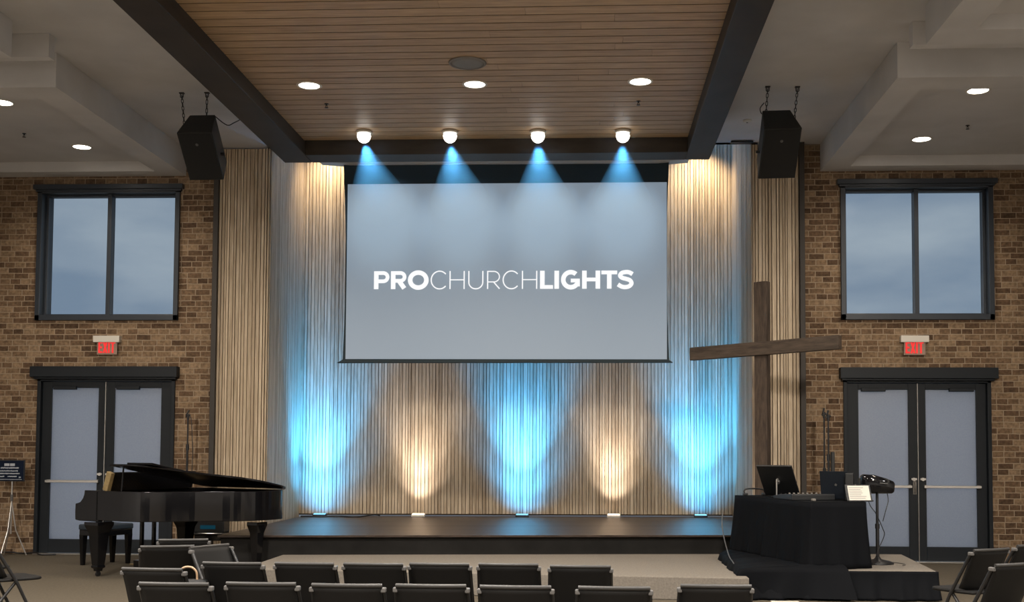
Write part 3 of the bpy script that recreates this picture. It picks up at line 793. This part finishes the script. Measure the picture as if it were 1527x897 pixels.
# lid, hinged on the straight side, low stick
ang=R_(10.6)
HM=Matrix.Translation((0,PW,.985))@Matrix.Rotation(-ang,4,'X')@Matrix.Translation((0,-PW,0))
lo_=[(max(p[0],.52) if p[0]<.52 else p[0]+.0,p[1]) for p in inset(out,-0.03)]
lid=MB(); lid.prism(lo_,'Z',0,.022,HM); lid.build('lid', M['piano'], PN, bevel=0.005)
fl=MB(); fl.bbox(.76,1.16,-.0,PW-.03,.026,.046,.004,HM@Matrix.Translation((0,0,0.0))); fl.build('folded_front_lid', M['piano'], PN)
MB().cyl((.60,.10,.975),(.59,.13,1.24),.010,n=8).build('lid_prop', M['piano'], PN)
def pleg(x,y,rz=0,k=1):
    l=MB(); T=Matrix.Translation((x,y,0))@Matrix.Rotation(rz,4,'Z')
    sec=[(.62,.115),(.585,.115),(.545,.10),(.50,.082),(.47,.078),(.30,.066),(.13,.050),(.115,.056),(.10,.056),(.09,.038),(.06,.034)]
    vs=[]
    for z,r in sec:
        r*=k
        vs += [(-r,-r,z),(r,-r,z),(r,r,z),(-r,r,z)]
    fs=[]
    for i in range(len(sec)-1):
        for q in range(4):
            fs.append((4*i+q,4*i+(q+1)%4,4*i+4+(q+1)%4,4*i+4+q))
    fs += [(0,1,2,3),(4*len(sec)-4,4*len(sec)-3,4*len(sec)-2,4*len(sec)-1)]
    l.add(vs,fs,False,T); lo=l.build('leg', M['piano'], PN, bevel=0.006)
    c=MB(); c.cyl((x-.012,y,.03),(x+.012,y,.03),.03,n=16); c.box(x-.02,x+.02,y-.012,y+.012,.03,.065); c.build('caster', M['blackm'], lo)
pleg(.24,.10); pleg(.30,PW-.14); pleg(1.73,1.08,k=.72)
ly=MB(); 
for yy in (.62,.80): ly.bbox(.33,.37,yy-.02,yy+.02,.10,.62,.006)
ly.bbox(.28,.42,.56,.86,.07,.15,.01); ly.build('pedal_lyre', M['piano'], PN)
for yy in (.63,.71,.79):
    MB().bbox(.16,.29,yy-.018,yy+.018,.085,.10,.005).build('pedal', M['gold'], PN)
# piano bench
def bench(name,loc,rz,label,w,d,h,top,cush):
    root=empty(name,loc,rz,label,'bench')
    MB().bbox(-w/2,w/2,-d/2,d/2,h-.10,h-.03,.006).build('apron', M['piano'], root)
    c=MB(); c.bbox(-w/2-.01,w/2+.01,-d/2-.01,d/2+.01,h-.03,h+(.04 if cush else .0),.018 if cush else .006,seg=3); c.build('cushion' if cush else 'bench_top', top, root)
    for sx in (-1,1):
        for sy in (-1,1):
            x,y=sx*(w/2-.035),sy*(d/2-.035)
            vs=[];
            for z,r in ((h-.09,.036),(.0,.022)): vs+=[(x-r,y-r,z),(x+r,y-r,z),(x+r,y+r,z),(x-r,y+r,z)]
            MB().add(vs,[(0,1,2,3),(4,5,6,7),(0,1,5,4),(1,2,6,5),(2,3,7,6),(3,0,4,7)]).build('leg', M['piano'], root, bevel=.004)
    return root
bench('piano_bench',(-4.93,14.02,0),R_(-27),'black piano bench with dark blue cushion behind the front piano leg',.36,.52,.47,M['cushion'],True)
bench('stool',(-3.72,14.75,0),0,'low black bench under the tail of the piano beside the stage end',.56,.34,.36,M['piano'],False)
root=empty('keyboard_amplifier',(-3.82,14.74,.36),0,'small black amplifier with teal display on the low bench under the piano','amplifier')
MB().bbox(-.22,.20,-.13,.13,0,.17,.012).build('cabinet', M['black'], root)
MB().box(-.11,.09,-.134,-.130,.05,.10).build('display', M['teal'], root)
MB().tube([(-.12,0,.165),(-.12,0,.20),(.10,0,.20),(.10,0,.165)],.009,8).build('handle', M['blackm'], root)

# ------------------------------------------------------------------ stands
def mic_stand(x,y,z,top,label,boom=None,extra=None,mount_z=1.0):
    root=empty('microphone_stand',(x,y,z),0,label,'microphone stand')
    MB().lathe([(.0,0),(.125,0),(.125,.012),(.11,.022),(.02,.03),(.016,.06),(0,.06)],n=28).build('base', M['blackm'], root)
    MB().cyl((0,0,.03),(0,0,mount_z),.0145).build('lower_tube', M['blackm'], root)
    MB().cyl((0,0,mount_z-.03),(0,0,mount_z+.05),.021).build('clutch', M['blackm'], root)
    MB().cyl((0,0,mount_z),(0,0,top),.0105).build('upper_tube', M['blackm'], root)
    c=MB(); c.cyl((-.03,0,top-.01),(.03,0,top+.01),.014); c.cyl((0,0,top-.05),(0,0,top+.03),.017); c.cyl((-.02,-.02,top+.01),(.004,.02,top+.075),.010,.013); c.build('microphone_clip', M['blackm'], root)
    return root
ms=mic_stand(-4.235,14.92,0,1.90,'black microphone stand behind the piano against the brick beside the left doors',mount_z=1.47)
MB().tube([(.01,-.02,1.93),(.05,-.02,1.85),(.07,-.02,1.6),(.08,-.02,1.3),(.05,-.03,.6),(.12,-.05,.012)],.0055,6,smoothpts=5).build('cable', M['blackm'], ms)
ms=mic_stand(4.147,14.3,0,1.90,'black microphone stand behind the table, the right and thicker of two by the brick',mount_z=1.38)
MB().bbox(.028,.072,-.03,.03,1.18,1.46,.01).build('clip_on_box', M['black'], ms)
ms=mic_stand(4.165,14.64,0,1.94,'black microphone stand behind the table, the left and thinner of two by the brick',mount_z=1.2)
# poster on a chrome tripod
root=empty('sign_stand',(-6.64,14.93,0),0,'navy poster with white text on a chrome tripod stand at the left edge','sign')
po=MB(); po.bbox(-.205,.17,-.012,.012,1.005,1.295,.003); po.build('poster_frame', M['black'], root)
MB().box(-.195,.160,-.0155,-.0125,1.017,1.283).build('poster', M['navy'], root)
t=MB()
for x0,x1,z0,z1 in ((-.105,-.035,1.213,1.248),(-.025,.04,1.213,1.248)): t.box(x0,x1,-.0185,-.0155,z0,z1)
for zc,x0,x1,h in ((1.188,-.155,.095,.017),(1.147,-.165,.09,.014),(1.112,-.175,.11,.015),(1.072,-.175,-.10,.016),(1.072,-.055,.07,.013),(1.062,.10,.13,.018)):
    x=x0
    while x<x1-.004:
        w=random.uniform(.008,.016)
        t.box(x,min(x+w,x1),-.0185,-.0155,zc-h/2+random.uniform(-.002,.002),zc+h/2+random.uniform(-.002,.002)); x+=w+.0028
t.box(-.195,.14,-.0185,-.0155,1.030,1.036)
t.build('printing', M['print_'], root)
MB().cyl((0,0,.30),(0,.0,1.03),.0105).build('pole', M['chrome'], root)
MB().cyl((0,0,.74),(0,0,.83),.018).build('collar', M['chaircap'], root)
for a in (-100,20,140):
    MB().tube([(0,0,.74),(.06*cos(R_(a)),.06*sin(R_(a)),.35),(.20*cos(R_(a)),.20*sin(R_(a)),.012)],.009,8).build('leg', M['chrome'], root)
tag(MB().tube([(-7.1,15.22,.012),(-6.8,15.2,.03),(-6.62,15.22,.012),(-6.40,15.15,.03),(-6.3,15.08,.012),(-6.1,15.12,.012)],.011,7,smoothpts=6).build('cable', M['blackm']),'black cable heap on the carpet at the foot of the poster stand','cable')

# ------------------------------------------------------------------ side platform, draped table
PZ=.285
root=empty('platform',(0,0,0),0,'low carpeted platform with black skirt at the right of the stage','platform')
MB().prism([(2.74,11.42),(4.60,11.46),(4.76,13.28),(2.78,13.28)],'Z',PZ-.09,PZ).build('deck', M['riser'], root, bevel=.008)
for x,y in ((2.85,11.55),(4.5,11.6),(4.6,13.15),(2.88,13.15)):
    MB().cyl((x,y,0),(x,y,PZ-.09),.025,n=10).build('leg', M['blackm'], root)
def drape(path,ztop,zbot,amp,wl,flare,name,material,parent,closed=False,seed=0,thick=.006,hem=0.0):
    """cloth hanging from a path (xy), folds grow towards the hem"""
    rnd=random.Random(seed); P=[Vector((*p,0)) for p in path]
    pts=[];nr=[];sl=[];s=0
    m=len(P)
    for i in range(m if closed else m-1):
        a,b_=P[i],P[(i+1)%m]; d=b_-a; Ld=d.length; k=max(2,int(Ld/.022)); d.normalize(); nn=Vector((d.y,-d.x,0))
        for q in range(k):
            pts.append(a+d*Ld*q/k); nr.append(nn); sl.append(s+Ld*q/k)
        s+=Ld
    if not closed: pts.append(P[-1]); nr.append(nr[-1]); sl.append(s)
    n=len(pts)
    nr2=[]
    for i in range(n):
        acc=Vector()
        for k in range(-3,4):
            j=(i+k)%n if closed else min(max(i+k,0),n-1); acc+=nr[j]
        nr2.append(acc.normalized())
    ph=[rnd.uniform(0,6.28) for _ in range(4)]
    rows=12; mb=MB(); vs=[]
    for th in (0,thick):
        for j in range(rows+1):
            v=j/rows
            for i in range(n):
                x=sl[i]
                f=sin(x*2*pi/wl+ph[0])*.55+sin(x*2*pi/(wl*.43)+ph[1]+v*1.2)*.25+sin(x*2*pi/(wl*2.3)+ph[2])*.45
                o=amp*(v**1.1)*(f+.9)+flare*v*v-th
                zb_=zbot(pts[i]) if callable(zbot) else zbot
                z=ztop+(zb_-ztop)*v + hem*v*sin(x*3.1+ph[3])
                p=pts[i]+nr2[i]*o; vs.append((p.x,p.y,z))
    N1=n*(rows+1); fs=[]
    mm=n if closed else n-1
    for j in range(rows):
        for i in range(mm):
            a=j*n+i;b_=j*n+(i+1)%n
            fs+=[(a,b_,b_+n,a+n),(N1+a,N1+a+n,N1+b_+n,N1+b_)]
    for i in range(mm):
        b_=(i+1)%n; t=rows*n
        fs+=[(i,N1+i,N1+b_,b_),(t+i,t+b_,N1+t+b_,N1+t+i)]
    if not closed:
        for j in range(rows):
            a=j*n;c=a+n-1; fs+=[(a,a+n,N1+a+n,N1+a),(c,N1+c,N1+c+n,c+n)]
    mb.add(vs,fs,True); return mb
sk=drape([(2.72,13.2),(2.72,11.40),(4.62,11.44)],PZ-.005,.012,.040,.30,.09,'','',None,seed=3)
sk.build('skirt', M['cloth'], root)
# table
TX,TY=3.38,11.48
e1=Vector((.954,.30,0)).normalized(); e2=Vector((-.30,.954,0)).normalized()
TD=Vector((TX,TY,0)); cA=TD; cB=TD+e1*.62; cC=TD+e1*.62+e2*1.80; cD=TD+e2*1.80
TZ=.955
def quad(i): return [(p.x,p.y) for p in (cA,cB,cC,cD)]
root=empty('table',(0,0,0),0,'folding table hidden under black cloth on the low platform','table')
MB().prism([(p.x,p.y) for p in (cA+(e1+e2)*.02,cB+(e2-e1)*.02,cC-(e1+e2)*.02,cD+(e1-e2)*.02)],'Z',TZ-.05,TZ-.008).build('tabletop', M['black'], root)
for p in (cA+(e1+e2)*.09,cB+(e2-e1)*.09,cC-(e1+e2)*.09,cD+(e1-e2)*.09):
    MB().cyl((p.x,p.y,PZ),(p.x,p.y,TZ-.05),.016,n=10).build('leg', M['blackm'], root)
d=drape(quad(0),TZ-.004,PZ+.012,.028,.40,.030,'','',None,closed=True,seed=11,hem=.008)
top=[(p.x,p.y) for p in (cA,cB,cC,cD)]
d.prism(top,'Z',TZ-.006,TZ)
tag(d.build('tablecloth', M['cloth']),'black cloth hanging to the deck round the sound table','tablecloth')
rnd=random.Random(5); NA=70; rings=[]
inner=[cA+e1*.30-e2*.02, cA-e1*.02-e2*.02, cD-e1*.02]
outer=[Vector((3.72,11.385,0)),Vector((2.66,11.34,0)),Vector((2.655,13.05,0))]
def along(P,t):
    L1=(P[1]-P[0]).length; L2=(P[2]-P[1]).length; f=.38
    return P[0].lerp(P[1],t/f) if t<f else P[1].lerp(P[2],(t-f)/(1-f))
cm=MB(); vs=[]; NB=14
for th in (0,.005):
    for j in range(NB+1):
        v=j/NB
        for i in range(NA+1):
            t=i/NA; a=along(inner,t); b_=along(outer,t)
            wv=sin(t*31+1.3)*.5+sin(t*67+v*2)*.3+sin(t*13)*.4
            if v<.5:
                k=v/.5; p=a.lerp(b_,k); z=PZ+.012+.035*(1-k)+.028*(1+wv)*k*(1-k)*2
            else:
                k=(v-.5)/.5; out=(b_-a).normalized(); p=b_+out*(.01+.05*k+.075*k*(wv+.9)); z=PZ+.012-(PZ-.012)*k
            vs.append((p.x,p.y,z-(th if v<.5 else 0)))
            if th and v>=.5: vs[-1]=(p.x-(b_-a).normalized().x*th,p.y-(b_-a).normalized().y*th,z)
N1=(NA+1)*(NB+1); fs=[]
for j in range(NB):
    for i in range(NA):
        a=j*(NA+1)+i; fs+=[(a,a+1,a+NA+2,a+NA+1),(N1+a,N1+a+NA+1,N1+a+NA+2,N1+a+1)]
cm.add(vs,fs,True)
tag(cm.build('draped_cloth', M['cloth']),'black cloth bunched over the near left corner of the low platform','cloth')
def on_table(u,v,z=TZ): p=TD+e1*u+e2*v; return (p.x,p.y,z)
TA=math.atan2(e1.y,e1.x)
# mixing desk: low wedge with fader strip
root=empty('mixing_console',on_table(.27,.66,TZ+.001),TA+R_(-4),'low flat black mixing console on the front half of the table','mixing console')
MB().prism([(-.25,0),(.25,0),(.25,.03),(.08,.05),(-.23,.065),(-.25,.06)],'X',-.24,.24).build('body', M['black'], root, bevel=.006)
for i in range(9):
    MB().bbox(-.206+i*.05,-.188+i*.05,-.10,-.08,.058,.072,.003).build('fader_cap', M['greygrille'], root)
    MB().cyl((-.197+i*.05,.13,.035),(-.197+i*.05,.13,.058),.010,.008,n=10).build('knob', M['blackm'], root)
# tilted display seen from behind
def tilted(name,loc,rz,w,h,t,lean,label,cat,mats,z_off=.01):
    root=empty(name,loc,rz,label,cat)
    T=Matrix.Translation((0,0,z_off))@Matrix.Rotation(R_(lean),4,'X')
    MB().bbox(-w/2,w/2,-t,0,0,h,.006,T).build('back_shell', mats[0], root)
    MB().box(-w/2+.012,w/2-.012,0.0005,.003,.012,h-.012,T).build('screen', mats[1], root)
    return root,T
r,T=tilted('monitor',on_table(.36,1.30,TZ+.012),R_(-27),.40,.47,.022,44,'black monitor tilted far back at the left end of the table','monitor',(M['black'],M['border']))
s=MB(); s.cyl((0,-.235,0.004),(0,-.235,.19),.0085); s.cyl((0,-.235,.155),(0,-.205,.19),.012); s.build('kickstand', M['chrome'], r)
MB().lathe([(0,.0),(.07,.0),(.07,.008),(0,.012)],(0,-.2,-.008),n=20).build('foot', M['blackm'], r)
MB().cyl(T@Vector((0,-.023,.235)),T@Vector((0,-.045,.235)),.022,n=18).build('pivot_knob', M['chrome'], r)
# laptop seen from behind
r=empty('laptop',on_table(.52,.44,TZ+.001),R_(-32),'dark laptop standing open on the table, its lid with a pale logo','laptop')
MB().bbox(-.15,.15,0,.19,0,.017,.005).build('keyboard_base', M['black'], r)
T=Matrix.Translation((0,0,.012))@Matrix.Rotation(R_(9),4,'X')
MB().bbox(-.15,.15,-.008,.0,0,.295,.004,T).build('lid', mat('dark_navy_lid',(.006,.009,.014),.45,spec=.25), r)
lg=MB(); 
for a in range(4):
    TT=T@Matrix.Translation((0.02,-.0085,.15))@Matrix.Rotation(R_(90*a+20),4,'Y'); lg.bbox(.001,.012,-.001,.0,.001,.010,.0004,TT)
lg.build('logo', M['chaircap'], r)
r=empty('speaker_box',on_table(.595,.27,TZ+.001),R_(-20),'small dark box speaker right beside the laptop','speaker')
MB().bbox(-.04,.04,-.06,.05,0,.285,.008).build('cabinet', M['black'], r)
MB().box(-.025,-.003,-.0635,-.0605,.06,.11).build('label_plate', M['chaircap'], r)
# clipboard with paper
r=empty('document_holder',on_table(.60,.09,TZ+.001),R_(8),'black document holder with a white printed sheet at the right end of the table','document holder')
T=Matrix.Rotation(R_(-24),4,'X')
MB().bbox(-.13,.14,0,.012,0,.185,.004,T).build('board', M['black'], r)
MB().box(-.105,.12,-.003,-.0005,.012,.172,T).build('paper', M['paper'], r)
pr=MB()
for i in range(7):
    pr.box(-.095,random.uniform(.02,.10),-.0042,-.0031,.032+i*.019,.037+i*.019,T)
pr.build('printing', M['ink'], r)
MB().bbox(-.13,.14,-.025,.018,0,.012,.004).build('ledge', M['black'], r)
# small things on the table
r=empty('headset',on_table(.17,1.62,TZ+.001),R_(10),'black wire loop of a headset at the far left corner of the table','headset')
MB().tube([(-.12,0,.01),(-.13,0,.05),(-.10,0,.075),(.0,0,.08),(.09,0,.07),(.12,0,.03),(.10,0,.01)],.009,8,smoothpts=4).build('band', M['blackm'], r)
MB().bbox(-.14,-.09,-.025,.025,0,.03,.008).build('ear_cup', M['black'], r)
MB().bbox(.08,.13,-.025,.025,0,.03,.008).build('ear_cup', M['black'], r)
for (u,v,lb,s) in ((.50,.97,'small black adapter on the table left of the laptop',.03),(.16,.24,'small grey puck on the table edge at the near corner',.02)):
    r=empty('adapter' if s>.025 else 'puck',on_table(u,v,TZ+.001),R_(20),lb,'adapter')
    MB().bbox(-s,s,-s,s,0,s*1.2,.006).build('body', M['black'] if s>.025 else M['greygrille'], r)
    MB().cyl((0,0,s*1.19),(0,0,s*1.3),s*.4).build('button', M['chaircap'], r)
# personal monitor speaker on a round-base stand
r=empty('speaker_stand',(4.20,12.14,PZ),0,'thin black stand with a round base beside the draped table','speaker stand')
MB().lathe([(0,0),(.165,0),(.165,.012),(.13,.03),(.04,.048),(.022,.075),(0,.075)],n=36).build('base', M['blackm'], r)
MB().cyl((0,0,.06),(0,0,.40),.019).build('lower_tube', M['blackm'], r)
MB().cyl((0,0,.38),(0,0,.745),.015).build('upper_tube', M['blackm'], r)
MB().cyl((0,0,.37),(0,0,.42),.024).build('clutch', M['blackm'], r)
r=empty('monitor_speaker',(4.19,12.14,PZ+.745),R_(-6),'rounded black monitor speaker with a handle slot on the round-base stand','speaker')
bm=bmesh.new()
sec=[(-.175,.06,.115,.0),(-.15,.10,.14,.0),(-.05,.105,.155,.0),(.08,.10,.125,-.005),(.155,.085,.10,-.01),(.175,.055,.075,-.012)]
b=MB(); vs=[];NN=20
for x,ry,rzh,dz in sec:
    for i in range(NN):
        t=2*pi*i/NN; c_,s_=cos(t),sin(t)
        yy=math.copysign(abs(c_)**.55,c_)*ry*1.05; zz=math.copysign(abs(s_)**.55,s_)*rzh*.66
        vs.append((x,yy,.088+zz+dz))
fs=[(j*NN+i,j*NN+(i+1)%NN,(j+1)*NN+(i+1)%NN,(j+1)*NN+i) for j in range(len(sec)-1) for i in range(NN)]
fs+=[tuple(range(NN-1,-1,-1)),tuple(range((len(sec)-1)*NN,len(sec)*NN))]
bm.free(); T=Matrix.Rotation(R_(6),4,'Y')
b.add(vs,fs,True,T); b.build('body', M['piano'], r)
MB().lathe([(0,0),(.05,.006),(.062,.004),(.064,-.01)],n=24,M=Matrix.Translation((-.174,0,.09))@Matrix.Rotation(R_(-90),4,'Y')).build('grille', M['grille'], r)
MB().lathe([(0,0),(.034,0),(.04,-.004),(.042,-.012)],n=20,M=T@Matrix.Translation((.055,-.095,.135))@Matrix.Rotation(R_(60),4,'X')@Matrix.Scale(1.5,4,(1,0,0))).build('handle_slot', M['grille'], r)
MB().bbox(.01,.10,-.118,-.095,.10,.115,.006,T).build('handle', M['chairtop'], r)
for pts,lb in (([(4.08,12.10,PZ+.76),(4.11,12.08,PZ+.62),(4.17,12.07,PZ+.53),(4.24,12.09,PZ+.38),(4.26,12.1,PZ+.30),(4.19,12.08,PZ+.15),(4.155,12.06,PZ+.06),(4.10,11.93,PZ+.008)],'black cable hanging left of the monitor stand and crossing its pole'),
               ([(4.30,12.12,PZ+.75),(4.305,12.1,PZ+.66),(4.27,12.08,PZ+.55),(4.24,12.07,PZ+.45)],'short black cable hanging from the right end of the monitor speaker')):
    tag(MB().tube(pts,.0045,6,smoothpts=6).build('cable', M['blackm']),lb,'cable')
tag(MB().tube([(4.30,12.35,PZ+.006),(4.42,12.22,PZ+.006),(4.46,12.05,PZ+.006),(4.40,11.93,PZ+.006)],.004,6,smoothpts=6).build('cable', M['chaircap']),'pale thin cable on the platform right of the round stand base','cable')
tag(MB().tube([(2.69,13.05,.80),(2.66,12.9,.6),(2.655,12.3,.36),(2.66,11.9,.30),(2.64,11.35,.245)],.006,6,smoothpts=6).build('cable', M['chaircap']),'pale cable running down the left side of the draped table','cable')
tag(MB().bbox(2.93,3.20,11.12,11.22,.001,.006,.002).build('tape_strip', M['paper']),'white strip lying on the carpet under the platform skirt','tape')

# ------------------------------------------------------------------ stage uplights and cable
YW=lambda x: BL+(x+3.22)*(BR-BL)/6.58
def uplight(x,warm,label):
    y=YW(x)-.17
    root=empty('uplight',(x,y,STZ),0,label,'stage light','uplights along the slat wall')
    w=.10
    MB().prism([(-.045,0),(.045,0),(.045,.02),(.03,.045),(-.045,.03)],'X',-w,w).build('housing', M['white'] if warm else M['blackm'], root, bevel=.004)
    n=MB(); n.add([(-w+.012,-.041,.0325),(w-.012,-.041,.0325),(w-.012,.025,.0465),(-w+.012,.025,.0465),(-w+.012,-.041,.028),(w-.012,-.041,.028),(w-.012,.025,.042),(-w+.012,.025,.042)],[(0,1,2,3),(7,6,5,4),(0,4,5,1),(1,5,6,2),(2,6,7,3),(3,7,4,0)])
    n.build('lens', M['warmled'] if warm else M['blueled'], root)
    # two emitters in each fixture: a flood for the foot of the wall and a narrow one thrown high
    for aim,size,e in (((.85,78,52),(2.6,60,200)) if warm else ((.55,112,48),(1.5,100,150),(2.8,58,1350))):
        l=bpy.data.lights.new('uplight_bulb','SPOT'); l.energy=e; l.spot_size=R_(size); l.color=(1.0,.86,.75) if warm else (.05,.40,1.0)
        l.spot_blend=1.0; l.shadow_soft_size=.04
        o=bpy.data.objects.new('uplight_bulb',l); col.objects.link(o)
        p=Vector((x,YW(x)-(.36 if warm else .46),STZ+.07)); o.location=p
        o.rotation_euler=(Vector((x+.03,YW(x),STZ+aim))-p).to_track_quat('-Z','Y').to_euler()
for x,w,lb in ((-2.86,0,'blue uplight at the foot of the slat wall, left of the stage'),(-1.40,1,'small warm white uplight on the stage left of centre'),
            (.15,0,'blue uplight at the foot of the slat wall in the centre'),(1.525,1,'small warm white uplight on the stage right of centre'),(2.84,0,'blue uplight at the foot of the slat wall beside the cross')):
    uplight(x,w,lb)
tag(MB().tube([(-3.1,16.55,STZ+.010),(-2.8,16.52,STZ+.011),(-2.55,16.58,STZ+.014),(-2.35,16.55,STZ+.008),(-2.2,16.60,STZ+.012),(-2.05,16.78,STZ+.03),(-1.98,16.85,STZ+.012)],.010,7,smoothpts=6).build('cable', M['blackm']),'black cable lying along the stage floor below the left blue light','cable')

# ------------------------------------------------------------------ lights
def spot(name,loc,tgt,e,c,size,blend=.6,soft=.05):
    l=bpy.data.lights.new(name,'SPOT'); l.energy=e; l.color=c; l.spot_size=R_(size); l.spot_blend=blend; l.shadow_soft_size=soft
    o=bpy.data.objects.new(name,l); col.objects.link(o); o.location=loc
    o.rotation_euler=(Vector(tgt)-Vector(loc)).to_track_quat('-Z','Y').to_euler(); return o
# unseen lamps ahead of the camera, added to brighten walls and stage
for x,tx,tz,e_ in ((-4.2,-4.9,1.5,1800),(4.2,4.9,1.5,1800),(0.4,0.1,1.0,1500)):
    spot('added_wall_fill',(x,4.0,4.75),(tx,15.4,tz),e_,(1.0,.90,.78),41 if abs(x)>1 else 34,1.0,.3 if abs(x)>1 else .9)
# warm wall washers tucked behind the far beam
spot('wall_washer',(-2.75,16.35,6.2),(-2.62,16.93,5.0),140,(1.0,.77,.48),110,1.0)
spot('wall_washer',(2.95,16.85,6.2),(2.75,17.4,5.0),140,(1.0,.77,.48),110,1.0)
# ceiling spots: blue beams to the screen
HZ=bpy.data.materials.new('blue_tinted_haze'); HZ.use_nodes=True
_n=HZ.node_tree.nodes; _l=HZ.node_tree.links; _n.remove(_n['Principled BSDF'])
_v=_n.new('ShaderNodeVolumeScatter'); _v.inputs['Color'].default_value=(.22,.64,1,1); _v.inputs['Anisotropy'].default_value=0.0  # the beams' blue light is put into the haze colour
_t=_n.new('ShaderNodeTexCoord'); _s=_n.new('ShaderNodeSeparateXYZ'); _m=_n.new('ShaderNodeMapRange')
_m.inputs[1].default_value=.0; _m.inputs[2].default_value=1.1; _m.inputs[3].default_value=0.62; _m.inputs[4].default_value=0.45
_l.new(_t.outputs['Object'],_s.inputs[0]); _l.new(_s.outputs['Z'],_m.inputs[0]); _l.new(_m.outputs[0],_v.inputs['Density']); _l.new(_v.outputs[0],_n['Material Output'].inputs['Volume'])
for x,y,w in SPOTS:
    a=Vector((x,y+.07,WZ-.175)); b_=Vector((x*1.02,SY,4.50))
    spot('beam_bulb',a,b_,170,(.42,.70,1.0),50,.85,.03)
    # haze shaped to the beam's cone: thick at the lamp, thinning downwards
    d=(b_-a); q=d.to_track_quat('Z','Y').to_matrix().to_4x4()
    hz=MB(); hz.lathe([(.045,.0),(.05+.31*1.1,1.1)],n=32)
    ho=hz.build('haze',HZ); ho.matrix_world=Matrix.Translation(a)@q
    tag(ho,'thin haze tinted blue like the light, in the beam of the %s spotlight'%w,'haze','haze in the spotlight beams','stuff')
# general fill: unseen downlights added overhead along the hall
for x in (-6.8,-3.5,0.0,3.5,6.8):
    for y in (-2,2.5,7.0):
        l=bpy.data.lights.new('hall_fill_light','SPOT'); l.energy=1150; l.color=(1.0,.92,.83); l.spot_size=R_(140); l.spot_blend=.8; l.shadow_soft_size=.12
        o=bpy.data.objects.new('hall_fill_light',l); col.objects.link(o); o.location=(x,y,(5.1 if abs(x)<3 else 5.15 if abs(x)>4 else 5.5))

# ------------------------------------------------------------------ sky
w=bpy.data.worlds.new('dusk_sky'); scene.world=w; w.use_nodes=True
N=w.node_tree.nodes; Lk=w.node_tree.links; bg=N['Background']
tc=N.new('ShaderNodeTexCoord'); mp=N.new('ShaderNodeMapping'); mp.inputs['Scale'].default_value=(1.6,1.6,5.0)
Lk.new(tc.outputs['Generated'],mp.inputs[0])
nz=N.new('ShaderNodeTexNoise'); nz.inputs['Scale'].default_value=2.6; nz.inputs['Detail'].default_value=7; nz.inputs['Roughness'].default_value=.5
Lk.new(mp.outputs[0],nz.inputs['Vector'])
rp=N.new('ShaderNodeValToRGB'); e=rp.color_ramp
e.elements[0].position=.38; e.elements[0].color=(.27,.34,.44,1); e.elements[1].position=.72; e.elements[1].color=(.58,.62,.66,1)
Lk.new(nz.outputs['Fac'],rp.inputs[0]); Lk.new(rp.outputs[0],bg.inputs[0]); bg.inputs[1].default_value=1.0

# ------------------------------------------------------------------ camera
F,yaw,pit,rol,pcx,pcy=1682.08,0.04975,0.04968,0.00501,796.2,586.85
cyw,syw=cos(yaw),sin(yaw);cp,sp_=cos(pit),sin(pit);cr,sr=cos(rol),sin(rol)
x1=Vector((cyw,syw,0)); y1=Vector((-syw,cyw,0)); zz=Vector((0,0,1))
fwd=y1*cp+zz*sp_; z1=-y1*sp_+zz*cp
right=x1*cr+z1*sr; up=-x1*sr+z1*cr
cam=bpy.data.cameras.new('camera'); co=bpy.data.objects.new('camera',cam); col.objects.link(co)
co.matrix_world=Matrix(((right.x,up.x,-fwd.x,1.164),(right.y,up.y,-fwd.y,0),(right.z,up.z,-fwd.z,1.4649),(0,0,0,1)))
cam.sensor_fit='HORIZONTAL'; cam.sensor_width=36; cam.lens=F*36/1527
cam.shift_x=(763.5-pcx)/1527; cam.shift_y=(pcy-448.5)/1527
cam.clip_end=300
scene.camera=co
vs_=scene.view_settings
vs_.view_transform='Standard'; vs_.look='None'; vs_.gamma=1; vs_.exposure=0.0; vs_.use_curve_mapping=False
scene.cycles.max_bounces=8; scene.cycles.diffuse_bounces=4
